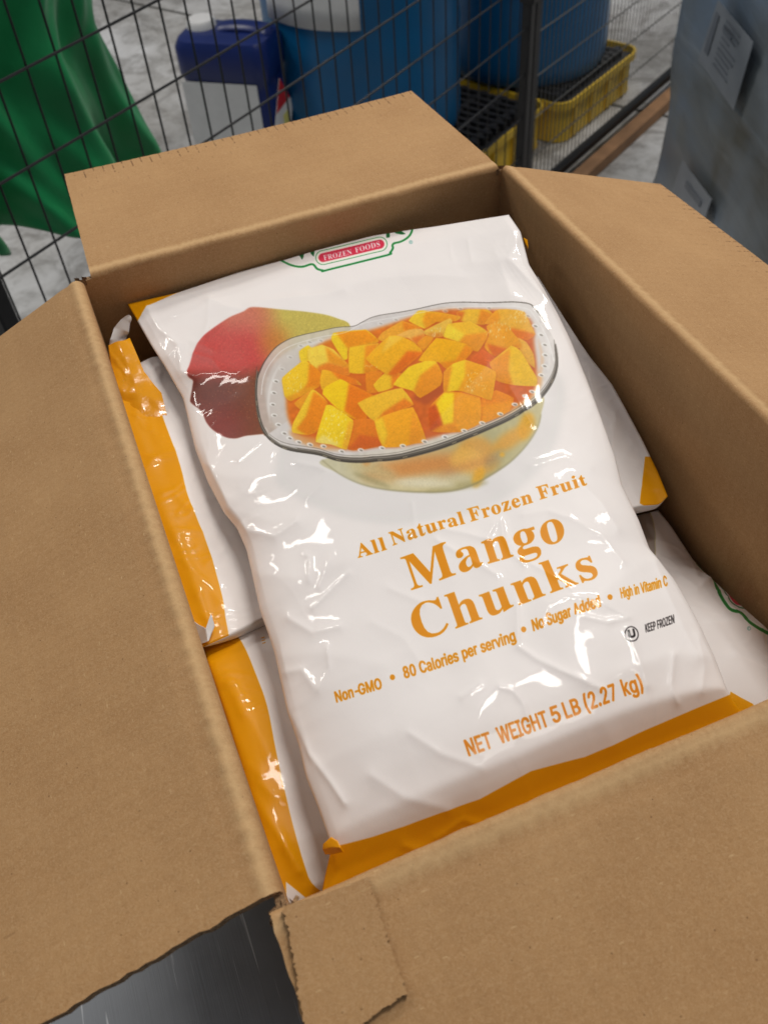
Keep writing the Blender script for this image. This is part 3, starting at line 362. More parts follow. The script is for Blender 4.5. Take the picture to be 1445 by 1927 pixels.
GLY['B']['F'] = [404,[[[15,0],[15,17],[31,19],[45,23],[55,28],[62,34],[68,42],[72,53],[74,67],[75,84],[75,375],[74,391],[71,405],[67,416],[61,423],[54,429],[43,433],[30,436],[14,439],[14,455],[394,455],[394,320],[377,320],[374,339],[369,357],[362,372],[355,385],[347,397],[336,406],[324,414],[310,420],[294,425],[275,428],[254,430],[230,431],[200,429],[186,421],[182,398],[182,247],[190,247],[211,249],[229,253],[244,260],[256,270],[266,284],[274,301],[280,322],[284,347],[302,347],[302,118],[285,118],[280,146],[274,168],[266,187],[257,200],[244,211],[229,218],[210,222],[189,224],[182,224],[182,81],[182,69],[183,59],[185,50],[188,43],[191,36],[196,31],[202,27],[210,24],[219,21],[229,19],[242,18],[257,17],[257,0]]]]
GLY['B']['o'] = [336,[[[169,-10],[147,-9],[127,-5],[108,2],[90,11],[74,23],[60,37],[48,53],[38,70],[29,89],[24,110],[20,131],[19,154],[20,177],[24,199],[29,219],[38,239],[48,256],[60,272],[74,286],[90,297],[108,306],[127,313],[147,317],[168,318],[189,317],[209,313],[228,307],[245,298],[261,286],[275,273],[287,257],[298,240],[306,221],[312,200],[316,178],[317,154],[316,130],[312,108],[306,88],[298,69],[287,51],[275,36],[261,22],[245,11],[228,2],[210,-5],[190,-9]],[[169,11],[182,13],[193,18],[202,27],[209,39],[212,47],[214,56],[216,68],[217,81],[218,97],[219,114],[219,133],[220,154],[219,194],[217,227],[213,253],[208,271],[201,283],[192,292],[181,297],[169,299],[155,297],[144,292],[135,283],[128,271],[123,253],[120,227],[118,194],[117,154],[117,134],[118,114],[118,97],[120,82],[121,68],[123,56],[125,47],[128,39],[135,27],[144,18],[155,13]]]]
GLY['B']['z'] = [293,[[[13,0],[13,14],[168,287],[128,287],[111,286],[96,283],[83,279],[72,272],[63,262],[55,250],[49,235],[44,216],[26,216],[32,310],[275,310],[275,291],[126,25],[152,25],[174,26],[194,30],[210,35],[223,44],[234,55],[244,69],[252,87],[260,107],[276,107],[268,0]]]]
GLY['B']['e'] = [301,[[[154,-10],[135,-9],[117,-5],[100,1],[85,10],[70,22],[58,35],[46,51],[37,69],[29,88],[24,109],[21,132],[19,157],[21,180],[24,201],[30,222],[38,240],[47,258],[59,273],[72,286],[87,298],[103,307],[120,313],[138,317],[157,318],[185,316],[209,309],[230,297],[249,280],[264,259],[274,234],[281,206],[283,173],[283,166],[117,166],[123,112],[138,73],[164,50],[199,42],[219,45],[237,53],[254,67],[270,86],[285,73],[258,36],[228,11],[193,-5]],[[116,192],[201,192],[201,215],[201,235],[199,252],[197,266],[193,277],[188,286],[181,292],[172,296],[161,297],[141,291],[127,274],[119,244],[116,203]]]]
GLY['B']['n'] = [381,[[[18,0],[18,16],[27,17],[35,19],[41,22],[45,26],[48,31],[51,37],[52,46],[52,56],[52,253],[52,263],[51,271],[49,278],[46,284],[41,288],[36,291],[28,293],[19,294],[19,310],[148,310],[148,267],[168,290],[190,306],[215,315],[243,318],[281,312],[309,292],[325,258],[330,212],[330,56],[331,46],[332,38],[334,31],[337,26],[341,22],[347,19],[354,17],[363,16],[363,0],[202,0],[202,16],[207,16],[219,19],[228,26],[233,38],[235,56],[235,217],[235,230],[234,241],[232,250],[229,258],[225,264],[219,268],[212,270],[203,271],[188,269],[173,262],[160,251],[148,235],[148,56],[148,46],[149,38],[151,31],[154,26],[158,22],[164,19],[171,17],[180,16],[180,0]]]]
GLY['B']['i'] = [198,[[[101,362],[90,363],[81,366],[72,370],[65,376],[58,384],[54,393],[51,402],[50,412],[51,423],[54,432],[58,441],[65,449],[72,455],[81,460],[90,462],[101,463],[111,462],[120,460],[129,455],[137,449],[143,441],[147,432],[150,423],[151,412],[150,402],[147,393],[143,384],[136,376],[129,370],[120,366],[111,363]],[[18,0],[18,16],[27,17],[35,19],[41,22],[45,26],[48,30],[51,37],[52,46],[52,56],[52,252],[52,263],[51,272],[49,280],[47,285],[43,288],[37,291],[30,293],[20,293],[21,310],[148,310],[148,56],[149,46],[150,38],[152,31],[154,26],[158,22],[164,19],[171,17],[180,16],[180,0]]]]
GLY['B']['M'] = [634,[[[14,0],[14,17],[30,19],[43,22],[53,26],[61,32],[67,39],[72,50],[74,63],[75,79],[75,382],[75,393],[74,402],[73,409],[71,416],[68,421],[64,426],[59,429],[53,432],[45,434],[37,436],[26,438],[15,439],[15,455],[185,455],[317,142],[449,455],[617,455],[617,439],[602,437],[590,433],[580,429],[573,423],[567,416],[563,405],[561,393],[560,378],[560,85],[560,72],[561,61],[563,51],[565,43],[568,36],[571,31],[576,26],[582,23],[588,21],[596,19],[606,18],[617,17],[617,0],[396,0],[396,17],[407,19],[417,20],[425,22],[433,25],[438,28],[443,32],[447,38],[450,44],[452,52],[453,61],[454,71],[455,83],[455,399],[288,0],[270,0],[105,389],[105,80],[106,62],[109,48],[113,37],[120,30],[128,24],[139,20],[153,18],[169,17],[169,0]]]]
GLY['B']['g'] = [327,[[[146,-140],[115,-139],[89,-136],[66,-130],[48,-122],[33,-111],[22,-100],[16,-88],[14,-75],[18,-59],[28,-46],[45,-35],[69,-26],[49,-14],[35,-1],[26,14],[24,30],[25,42],[28,54],[34,64],[42,74],[53,83],[67,92],[83,101],[102,110],[67,128],[42,150],[27,179],[22,212],[23,228],[27,242],[32,255],[40,268],[49,279],[60,289],[73,298],[88,305],[103,311],[120,315],[138,317],[157,318],[177,317],[196,315],[215,310],[233,304],[317,304],[317,268],[268,268],[278,253],[286,237],[290,221],[291,203],[291,189],[288,176],[283,163],[276,151],[268,140],[258,131],[246,123],[234,116],[220,110],[205,106],[189,104],[172,103],[157,103],[142,104],[133,103],[126,102],[119,99],[112,94],[107,89],[104,84],[101,78],[101,71],[103,61],[111,55],[123,50],[141,49],[175,49],[200,48],[223,47],[242,44],[259,40],[273,35],[285,29],[295,22],[303,13],[308,3],[312,-9],[315,-22],[316,-37],[313,-60],[305,-80],[291,-98],[272,-113],[248,-125],[219,-133],[185,-139]],[[157,124],[168,126],[178,130],[185,136],[190,146],[194,158],[197,173],[199,190],[199,211],[199,232],[197,249],[194,264],[190,276],[185,285],[178,292],[168,296],[157,297],[146,296],[137,292],[130,285],[124,276],[120,264],[117,249],[115,232],[114,211],[115,190],[117,173],[120,158],[124,146],[130,136],[137,130],[146,126]],[[161,-116],[205,-113],[238,-104],[257,-88],[263,-66],[262,-58],[260,-51],[255,-45],[249,-41],[241,-38],[231,-36],[219,-35],[205,-34],[97,-34],[86,-42],[79,-52],[75,-62],[73,-73],[75,-81],[79,-89],[85,-97],[95,-103],[107,-109],[122,-113],[140,-115]]]]
GLY['B']['C'] = [468,[[[257,-11],[224,-9],[193,-3],[164,6],[137,20],[113,37],[91,56],[72,79],[56,104],[43,132],[34,162],[28,194],[26,228],[28,262],[34,294],[43,323],[56,351],[72,376],[92,399],[114,418],[139,435],[166,448],[195,458],[226,464],[259,465],[283,464],[309,459],[337,451],[367,440],[388,435],[399,437],[408,443],[415,452],[419,465],[437,465],[437,308],[420,308],[407,338],[392,364],[375,387],[356,407],[335,423],[313,434],[290,441],[265,443],[212,430],[174,389],[151,321],[144,226],[152,138],[177,74],[219,36],[278,24],[298,25],[318,29],[338,35],[358,45],[377,56],[395,71],[412,87],[428,106],[447,89],[409,45],[365,14],[314,-5]]]]
GLY['B']['h'] = [381,[[[18,0],[18,16],[27,17],[35,19],[41,22],[45,26],[48,31],[51,37],[52,46],[52,56],[52,399],[52,409],[51,417],[49,424],[46,429],[41,433],[36,437],[28,439],[19,440],[19,455],[148,455],[148,267],[168,289],[190,305],[215,315],[243,318],[281,312],[309,292],[325,258],[330,212],[330,56],[331,46],[332,38],[334,31],[337,26],[341,22],[347,19],[354,17],[363,16],[363,0],[202,0],[202,16],[207,16],[219,19],[228,26],[233,38],[235,56],[235,217],[235,230],[234,241],[232,250],[229,258],[225,264],[219,268],[212,270],[203,271],[188,269],[173,262],[160,251],[148,235],[148,56],[148,46],[149,38],[151,31],[154,26],[158,22],[164,19],[171,17],[180,16],[180,0]]]]
GLY['B']['k'] = [359,[[[17,0],[17,16],[27,17],[35,19],[41,22],[45,26],[48,31],[51,38],[52,46],[52,56],[52,398],[52,408],[51,417],[49,424],[47,429],[43,433],[38,436],[30,438],[20,439],[21,455],[148,455],[148,169],[227,248],[234,256],[240,264],[243,271],[244,278],[242,285],[235,290],[224,293],[209,293],[206,293],[206,310],[345,310],[345,293],[326,291],[308,284],[291,274],[275,260],[222,209],[346,34],[353,26],[360,21],[368,17],[376,16],[376,0],[211,0],[211,16],[217,16],[227,17],[234,20],[238,25],[239,32],[232,49],[163,147],[148,134],[148,56],[148,46],[149,38],[151,31],[154,26],[158,22],[164,19],[171,17],[180,16],[180,0]]]]
GLY['B']['s'] = [288,[[[151,-10],[137,-9],[122,-6],[105,-1],[87,6],[73,9],[66,8],[60,4],[55,-1],[51,-9],[36,-9],[36,105],[53,105],[59,85],[66,68],[75,52],[87,39],[99,28],[112,21],[126,16],[140,15],[152,16],[162,18],[171,21],[179,27],[185,33],[189,40],[191,49],[192,58],[190,72],[183,84],[172,95],[156,105],[107,130],[90,139],[76,148],[64,158],[54,169],[47,181],[41,193],[38,206],[37,220],[39,241],[44,259],[53,276],[65,291],[80,303],[98,312],[118,317],[141,319],[166,316],[199,308],[206,306],[213,305],[218,306],[223,308],[227,313],[230,319],[244,319],[244,222],[228,222],[222,239],[215,254],[206,266],[196,277],[186,285],[174,291],[162,295],[149,296],[139,296],[130,294],[123,290],[116,286],[111,280],[108,274],[105,267],[105,259],[105,252],[107,244],[111,238],[115,232],[121,227],[128,222],[137,217],[146,212],[191,189],[207,181],[221,172],[232,162],[241,151],[248,140],[253,127],[256,112],[257,95],[255,72],[250,51],[241,33],[228,18],[212,6],[194,-3],[174,-8]]]]
GLY['B']['R'] = [473,[[[15,0],[15,17],[31,19],[45,22],[55,26],[62,32],[68,39],[72,50],[74,64],[75,81],[75,379],[74,394],[71,406],[68,416],[62,424],[55,429],[44,434],[32,437],[16,439],[16,455],[217,455],[264,453],[305,448],[339,439],[367,426],[389,409],[405,388],[414,363],[417,334],[411,296],[392,265],[360,241],[315,224],[432,50],[452,26],[457,22],[463,19],[470,18],[478,17],[480,17],[480,0],[338,0],[201,212],[182,212],[182,81],[183,64],[185,50],[189,39],[194,32],[202,26],[212,22],[225,19],[242,17],[242,0]],[[182,234],[203,234],[228,235],[249,240],[266,248],[280,258],[290,272],[298,290],[302,311],[304,336],[299,378],[284,407],[259,425],[224,431],[212,431],[202,429],[195,426],[190,422],[186,417],[184,409],[182,398],[182,385]]]]
GLY['B']['O'] = [525,[[[261,-11],[236,-10],[213,-6],[190,-1],[169,7],[148,17],[129,29],[111,43],[94,58],[79,75],[66,93],[55,113],[45,134],[37,156],[32,179],[29,203],[28,228],[29,252],[32,276],[37,299],[45,321],[55,342],[66,362],[79,380],[95,397],[112,413],[130,426],[149,438],[170,448],[192,456],[216,462],[240,465],[265,466],[290,465],[313,462],[336,456],[357,448],[378,439],[397,427],[415,414],[431,399],[446,382],[459,364],[471,344],[481,323],[488,301],[494,277],[497,253],[498,228],[497,203],[494,179],[488,156],[481,134],[471,113],[459,93],[446,75],[430,58],[414,43],[395,29],[376,17],[355,7],[333,-1],[310,-6],[286,-10]],[[265,12],[315,26],[351,66],[372,133],[379,228],[377,278],[371,321],[362,358],[348,389],[330,412],[310,430],[286,440],[260,443],[210,430],[174,389],[152,322],[145,228],[147,178],[153,135],[163,98],[177,67],[195,43],[215,26],[238,16]]]]
GLY['B']['D'] = [496,[[[20,0],[20,17],[35,19],[47,21],[56,25],[63,30],[68,36],[71,46],[73,59],[74,75],[74,374],[73,392],[71,407],[67,418],[61,426],[53,432],[43,435],[30,438],[15,439],[15,455],[222,455],[278,452],[328,441],[370,422],[405,396],[433,364],[452,325],[464,279],[468,228],[453,128],[408,57],[333,14],[228,0]],[[222,24],[253,27],[279,37],[302,53],[319,75],[333,104],[343,139],[349,181],[351,229],[343,318],[319,382],[279,420],[223,433],[211,433],[202,431],[195,428],[190,423],[186,417],[184,409],[182,398],[182,385],[182,72],[182,59],[184,48],[186,40],[190,34],[195,30],[202,27],[211,25]]]]
GLY['B']['S'] = [390,[[[43,-11],[43,158],[62,158],[72,124],[83,94],[96,70],[111,50],[129,34],[149,24],[172,17],[197,15],[215,16],[231,20],[245,27],[257,36],[266,47],[273,60],[277,74],[279,89],[275,110],[265,129],[248,146],[225,160],[163,191],[135,205],[112,221],[92,236],[77,253],[65,270],[56,289],[51,309],[50,332],[51,352],[54,370],[60,387],[67,403],[77,417],[88,429],[101,440],[115,449],[131,457],[148,462],[166,465],[185,466],[195,466],[206,465],[217,463],[229,461],[242,459],[255,456],[268,452],[282,448],[291,446],[300,445],[307,446],[313,450],[318,457],[320,466],[339,466],[339,319],[322,319],[317,337],[310,354],[303,370],[293,385],[283,398],[272,410],[261,420],[248,429],[235,436],[222,441],[208,444],[194,445],[178,443],[163,440],[151,434],[140,426],[131,417],[125,406],[121,394],[120,380],[121,368],[124,356],[129,346],[137,336],[147,328],[159,319],[173,311],[189,303],[253,273],[273,263],[290,253],[305,243],[317,233],[328,222],[337,211],[344,200],[350,188],[354,176],[357,162],[359,148],[359,133],[358,112],[354,93],[348,75],[339,58],[328,43],[314,29],[298,18],[281,8],[261,0],[240,-6],[217,-9],[192,-10],[158,-8],[126,1],[98,9],[85,12],[69,7],[61,-11]]]]
GLY['B']['W'] = [611,[[[171,-11],[32,393],[28,404],[24,413],[20,421],[15,427],[10,432],[3,435],[-5,438],[-15,439],[-15,455],[181,455],[181,439],[171,438],[162,437],[155,435],[150,432],[146,428],[143,423],[141,417],[140,410],[141,403],[142,394],[145,384],[148,373],[223,153],[301,353],[286,399],[282,410],[278,418],[273,425],[267,429],[261,433],[252,435],[241,437],[229,439],[229,455],[439,455],[439,439],[419,437],[404,432],[396,423],[393,412],[399,386],[474,166],[541,369],[544,381],[547,391],[548,399],[549,406],[548,414],[546,421],[543,426],[538,430],[532,434],[524,436],[514,438],[503,439],[503,455],[624,455],[624,439],[615,436],[607,433],[600,427],[594,421],[589,413],[584,404],[580,392],[575,379],[446,-11],[428,-11],[316,309],[190,-11]]]]
GLY['B']['Z'] = [442,[[[20,0],[20,11],[276,430],[214,430],[193,429],[174,427],[157,424],[141,420],[128,414],[115,407],[104,397],[94,386],[85,372],[76,356],[68,338],[61,316],[44,316],[57,455],[406,455],[406,443],[153,29],[239,29],[272,31],[302,37],[327,47],[349,61],[368,80],[384,103],[397,131],[407,164],[424,164],[407,0]]]]
GLY['B']['E'] = [442,[[[14,0],[14,17],[30,18],[44,20],[55,24],[62,30],[68,37],[72,48],[74,62],[75,78],[75,369],[74,389],[72,405],[68,417],[62,425],[54,431],[44,435],[31,438],[16,439],[16,455],[399,455],[399,320],[383,320],[378,349],[369,373],[356,392],[340,406],[320,417],[295,424],[266,429],[232,430],[200,428],[195,427],[191,424],[188,421],[186,417],[183,388],[183,246],[193,246],[214,247],[232,252],[247,259],[259,269],[269,282],[277,300],[283,321],[288,345],[304,345],[304,118],[287,118],[285,137],[282,154],[278,169],[273,181],[267,192],[259,201],[251,208],[241,213],[229,217],[216,220],[202,222],[185,222],[183,222],[183,67],[183,56],[185,47],[188,40],[192,35],[198,32],[206,29],[217,28],[230,28],[254,28],[276,30],[295,34],[313,39],[330,45],[345,53],[358,63],[371,75],[382,89],[393,105],[402,123],[411,143],[430,143],[402,0]]]]
# ---------------------------------------------------------------- print artwork (numpy rasteriser)
CW, CH = 1445, 1927
def cov(loops, grow=0.0, ss=4):
    """coverage mask of closed loops (non-zero winding), returned with its bounding box"""
    loops = [np.asarray(l, float) for l in loops]
    al = np.concatenate(loops)
    g = int(math.ceil(grow)) + 2
    x0 = max(int(al[:, 0].min()) - g, 0); x1 = min(int(al[:, 0].max()) + g + 1, CW)
    y0 = max(int(al[:, 1].min()) - g, 0); y1 = min(int(al[:, 1].max()) + g + 1, CH)
    if x1 <= x0 + 2 or y1 <= y0 + 2: return None
    w, h = x1 - x0, y1 - y0
    acc = np.zeros((h * ss, w + 2))
    for l in loops:
        a = l; b = np.roll(l, -1, 0)
        for (ax, ay), (bx, by) in zip(a, b):
            if ay == by: continue
            sg = 1.0
            if ay > by: ax, ay, bx, by, sg = bx, by, ax, ay, -1.0
            r0 = max(int(math.ceil((ay - y0) * ss - .5)), 0); r1 = min(int(math.ceil((by - y0) * ss - .5)), h * ss)
            if r1 <= r0: continue
            r = np.arange(r0, r1); yy = (r + .5) / ss + y0
            xx = np.clip(ax + (bx - ax) * (yy - ay) / (by - ay) - x0, 0, w)
            i = xx.astype(int); fr = xx - i
            np.add.at(acc, (r, i), sg * (1 - fr)); np.add.at(acc, (r, i + 1), sg * fr)
    m = np.clip(np.abs(np.cumsum(acc, 1))[:, :w], 0, 1).reshape(h, ss, w).mean(1)
    return [m, x0, y0]
def blur(m, r):
    if r < .5: return m
    k = np.exp(-.5 * (np.arange(-int(3 * r), int(3 * r) + 1) / r) ** 2); k /= k.sum()
    p = len(k) // 2
    a = np.pad(m, ((p, p), (p, p)), mode='edge')
    o = np.zeros((a.shape[0], m.shape[1]))
    for i, kk in enumerate(k): o += kk * a[:, i:i + m.shape[1]]
    q = np.zeros_like(m)
    for i, kk in enumerate(k): q += kk * o[i:i + m.shape[0]]
    return q
rng = np.random.default_rng(5)
def smooth_noise(sc):
    n = rng.standard_normal((int(CH / sc) + 4, int(CW / sc) + 4))
    yy = np.arange(CH) / sc; xx = np.arange(CW) / sc
    yi = yy.astype(int); xi = xx.astype(int)
    fy = (yy - yi)[:, None]; fx = (xx - xi)[None]
    fy = fy * fy * (3 - 2 * fy); fx = fx * fx * (3 - 2 * fx)
    a = n[yi][:, xi]; b = n[yi][:, xi + 1]; c = n[yi + 1][:, xi]; d = n[yi + 1][:, xi + 1]
    return (a * (1 - fx) + b * fx) * (1 - fy) + (c * (1 - fx) + d * fx) * fy
class Art:
    def __init__(s, base):
        s.im = np.empty((CH, CW, 3), np.float32); s.im[:] = np.array(base) / 255.
    def put(s, loops, col, alpha=1.0, soft=0.0, grain=0.0, noise=None, grow=0.0, shade=None):
        c = cov(loops, soft * 3 + grow)
        if c is None: return
        m, x0, y0 = c
        if soft: m = blur(m, soft)
        h, w = m.shape
        if callable(col):
            Y, X = np.mgrid[y0:y0 + h, x0:x0 + w].astype(np.float32); cc = col(X, Y)
        else: cc = np.broadcast_to(np.array(col, np.float32) / 255., (h, w, 3))
        if grain and noise is not None: cc = cc * (1 + grain * noise[y0:y0 + h, x0:x0 + w, None])
        m = (m * alpha)[..., None]
        t = s.im[y0:y0 + h, x0:x0 + w]
        s.im[y0:y0 + h, x0:x0 + w] = t * (1 - m) + cc * m
    def line(s, pts, width, col, alpha=1.0, soft=0.0):
        s.put(ribbon(pts, width), col, alpha, soft)
def ribbon(pts, width):
    pts = np.asarray(pts, float); n = len(pts)
    wd = np.interp(np.linspace(0, 1, n), np.linspace(0, 1, len(np.atleast_1d(width))), np.atleast_1d(width).astype(float)) / 2
    out = []
    for i in range(n - 1):
        a, b = pts[i], pts[i + 1]; d = b - a; L = math.hypot(*d) or 1
        nx = np.array([-d[1], d[0]]) / L
        out.append(np.array([a + nx * wd[i], a - nx * wd[i], b - nx * wd[i + 1], b + nx * wd[i + 1]]))
        if i and wd[i] > .7:
            th = np.linspace(0, 2 * np.pi, 9)[:-1]
            cs = np.stack([np.cos(th), np.sin(th)], 1) * wd[i] + a
            out.append(cs if _area(out[-1]) * _area(cs) > 0 else cs[::-1])
    sg = None; res = []
    for o in out:
        A = _area(o)
        res.append(o if A > 0 else o[::-1])
    return res
def _area(p):
    p = np.asarray(p); q = np.roll(p, -1, 0)
    return float((p[:, 0] * q[:, 1] - q[:, 0] * p[:, 1]).sum())
def ell(cx, cy, rx, ry, rot=0, n=28):
    t = np.linspace(0, 2 * np.pi, n, endpoint=False); c, s = math.cos(rot), math.sin(rot)
    x, y = rx * np.cos(t), ry * np.sin(t)
    return np.stack([cx + x * c - y * s, cy + x * s + y * c], 1)
def spline(p, n=6, closed=True):
    p = np.asarray(p, float); N = len(p); out = []
    for i in range(N if closed else N - 1):
        if closed: a, b, c, d = p[i - 1], p[i], p[(i + 1) % N], p[(i + 2) % N]
        else: a, b, c, d = p[max(i - 1, 0)], p[i], p[i + 1], p[min(i + 2, N - 1)]
        for t in np.arange(n) / n:
            out.append(.5 * ((2 * b) + (c - a) * t + (2 * a - 5 * b + 4 * c - d) * t * t + (3 * b - a - 3 * c + d) * t ** 3))
    if not closed: out.append(p[-1])
    return np.array(out)
def lin(p0, p1, *cols):
    """linear gradient between two points"""
    cols = np.array(cols, np.float32) / 255.; p0 = np.array(p0, float); d = np.array(p1, float) - p0; dd = d @ d
    ts = np.linspace(0, 1, len(cols))
    def f(X, Y):
        t = np.clip(((X - p0[0]) * d[0] + (Y - p0[1]) * d[1]) / dd, 0, 1)
        return np.stack([np.interp(t, ts, cols[:, k]) for k in range(3)], -1).astype(np.float32)
    return f
def word(font, txt, a, b, up0, up1, bold=0.0):
    """glyph loops of txt fitted between baseline points a and b; up = vector of one cap height"""
    a, b, up0, up1 = [np.array(v, float) for v in (a, b, up0, up1)]
    cap = 700. if font == 'S' else 655.
    if font == 'S': cap = max(p[1] for l in GLY['S']['N'][1] for p in l)
    else: cap = max(p[1] for l in GLY['B']['N'][1] for p in l)
    G = GLY[font]; x = 0; raw = []
    for ch in txt:
        if ch == ' ': x += 230; continue
        ad, ls = G[ch]
        if ch == '-': ad = 330
        raw.append((x, ls)); x += ad + (TRACK if font == 'B' else 12)
    lo = min(p[0] + X for X, ls in raw for l in ls for p in l); hi = max(p[0] + X for X, ls in raw for l in ls for p in l)
    out = []
    for X, ls in raw:
        for l in ls:
            l = np.array(l, float); t = (l[:, 0] + X - lo) / (hi - lo); v = l[:, 1] / cap
            if bold:
                l2 = np.roll(l, -1, 0) - np.roll(l, 1, 0)
            base = a + t[:, None] * (b - a); up = up0 + t[:, None] * (up1 - up0)
            out.append(base + v[:, None] * up)
    return out
def embolden(loops, r):
    """outline of every loop drawn as a band of width 2r, to be put with the loops"""
    out = []
    for l in loops: out.extend(ribbon(np.vstack([l, l[:1]]), [2 * r]))
    return out
def o_(ox, oy, sc, pts): return [(ox + x / sc, oy + y / sc) for x, y in pts]

WHITE = (250, 244, 242); YEL = (240, 163, 0); ORA = (236, 150, 0)
TRACK = 28
GRN = (16, 138, 60); RED = (222, 52, 84)
def text(A, font, txt, a, b, u0, u1, col, r=0.0):
    w = word(font, txt, a, b, u0, u1)
    A.put(w, col)
    if r: A.put(embolden(w, r), col)

def paint_front():
    A = Art(WHITE); n1 = smooth_noise(2.2); n2 = smooth_noise(7); n3 = smooth_noise(25)
    # --- mango
    cr = lambda p: o_(340, 560, 4.516, p)
    mg = spline(cr([(630,105),(900,120),(1180,150),(1330,185),(1440,240),(1400,420),(1100,900),(760,1165),(700,1170),(560,1182),(470,1203),(380,1190),(280,1130),(220,1060),(180,970),(95,900),(88,860),(110,760),(118,720),(84,694),(70,655),(82,590),(130,440),(200,340),(300,260),(420,190),(540,145)]), 5)
    A.put([spline([(520,880),(560,940),(680,985),(800,985),(930,950),(1020,880),(1055,800),(1050,700),(900,640),(600,700)],6)], (224,223,222), .55, 6)
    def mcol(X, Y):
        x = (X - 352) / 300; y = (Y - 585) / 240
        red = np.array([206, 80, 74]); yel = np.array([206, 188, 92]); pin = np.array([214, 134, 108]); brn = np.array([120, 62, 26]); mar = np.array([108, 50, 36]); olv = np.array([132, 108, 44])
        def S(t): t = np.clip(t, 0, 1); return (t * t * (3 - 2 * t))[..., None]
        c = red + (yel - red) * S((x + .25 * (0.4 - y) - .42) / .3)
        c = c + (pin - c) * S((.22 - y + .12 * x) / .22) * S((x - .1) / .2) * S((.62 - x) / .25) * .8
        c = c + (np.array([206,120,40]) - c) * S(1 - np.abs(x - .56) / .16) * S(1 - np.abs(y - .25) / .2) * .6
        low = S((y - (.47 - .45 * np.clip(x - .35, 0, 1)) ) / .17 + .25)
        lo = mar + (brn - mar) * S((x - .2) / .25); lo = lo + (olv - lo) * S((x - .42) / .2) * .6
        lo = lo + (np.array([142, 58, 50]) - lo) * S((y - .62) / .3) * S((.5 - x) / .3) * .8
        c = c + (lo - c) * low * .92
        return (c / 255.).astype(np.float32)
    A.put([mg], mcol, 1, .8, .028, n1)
    for i in range(150):
        A.put([ell(rng.uniform(395, 490), rng.uniform(615, 790), .9, .9, 0, 6)], (226,170,120), .35, .3)
    # --- bowl glass
    rim = spline([(484,745),(483,722),(491,698),(503,675),(520,655),(541,642),(565,634),(600,626),(635,618),(666,614),(681,606),(700,596),(725,590),(780,583),(850,572),(920,573),(988,576),(1005,586),(1022,606),(1037,632),(1048,655),(1051,680),(1046,708),(1031,735),(1010,757),(984,777),(950,797),(900,822),(850,841),(800,856),(750,864),(690,867),(645,867),(618,860),(570,851),(538,845),(515,830),(499,815),(489,790)], 6)
    body = spline([(606,866),(640,893),(682,913),(730,924),(790,929),(850,926),(900,909),(950,879),(986,845),(1010,810),(1018,782),(1014,745),(900,790),(750,840)], 6)
    A.put([body], lin((640,0),(1020,0),(208,202,170),(218,206,162),(202,186,134),(184,177,132),(206,196,150)), 1, 1.0, .012, n2)
    for (cx, cy, rx, ry, rt, col, al, so) in [(790,880,110,20,-.12,(214,140,70),.9,9),(900,860,40,32,.4,(226,160,60),.8,6),(880,872,34,24,.2,(240,190,90),.7,5),(960,830,40,14,-.6,(230,160,40),.8,5),(990,805,14,26,.3,(238,170,30),.8,4),(820,905,70,10,-.1,(216,206,170),.7,6),(900,900,10,20,.4,(236,172,40),.8,3),(700,885,50,12,.3,(205,190,140),.8,7),(690,868,8,10,0,(226,150,70),.6,3),(930,866,22,10,-.7,(168,158,120),.7,5),(945,858,5,4,0,(244,180,40),.8,2),(860,918,60,6,-.15,(170,160,110),.6,3),(700,905,40,5,.4,(160,152,108),.6,3),(800,912,60,8,.05,(232,226,200),.7,5),(880,880,60,6,-.3,(190,110,60),.45,6)]:
        A.put([ell(cx, cy, rx, ry, rt)], col, al, so, .02, n1)
    A.line(spline([(606,866),(640,893),(682,913),(730,924),(790,929),(850,926),(900,909),(950,879),(986,845),(1010,810),(1018,782)], 5, False), [1.5, 4, 1.5], (138,130,90), .6, 1.2)
    A.put([rim], lin((490,600),(1050,860),(220,214,211),(210,204,201),(232,228,225),(214,208,203)), .78, .6, .02, n2)
    inn = spline([(500,745),(504,715),(520,683),(548,660),(600,640),(660,628),(720,606),(800,592),(900,586),(985,590),(1010,625),(1026,665),(1024,700),(1000,742),(940,785),(850,820),(760,842),(680,848),(610,846),(560,840),(530,820),(508,785)], 6)
    A.put([inn], (222,217,214), .62, 2)
    for p_, w_ in (([(510,800),(506,760),(514,715),(530,685)], 5), ([(560,655),(620,640),(680,624)], 4), ([(760,600),(850,592),(930,590)], 3), ([(1018,620),(1034,660),(1030,705)], 4)): A.line(spline(p_, 6, False), [1, w_, 1], (248,246,244), .6, 1.5)
    for p_, w_ in (([(1012,640),(1020,680),(1012,725)], 6), ([(545,818),(580,836),(640,850)], 5), ([(1000,740),(960,775),(900,806)], 5)): A.line(spline(p_, 6, False), [1, w_, 1], (232,176,120), .55, 2)
    # amber floor of the bowl under the fruit
    A.put([spline([(540,770),(548,720),(600,650),(700,620),(800,590),(900,585),(990,600),(1005,650),(1005,740),(940,785),(850,818),(770,838),(680,842),(600,838),(556,815)], 6)], lin((560,600),(760,840),(234,140,36),(224,112,26),(214,104,40)), 1, 3, .03, n2)
    A.put([spline([(545,812),(560,818),(620,832),(680,843),(640,846),(590,842),(556,830)],5)], (224,160,92), .8, 3)
    A.put([spline([(930,790),(1000,745),(1012,700),(1020,720),(1002,750),(960,780)],5)], (232,168,92), .8, 3)
    # --- fruit cubes: each a traced outline with soft-edged darker sides, far ones first
    K = lambda p: np.array(o_(480, 560, 2.4914, p))
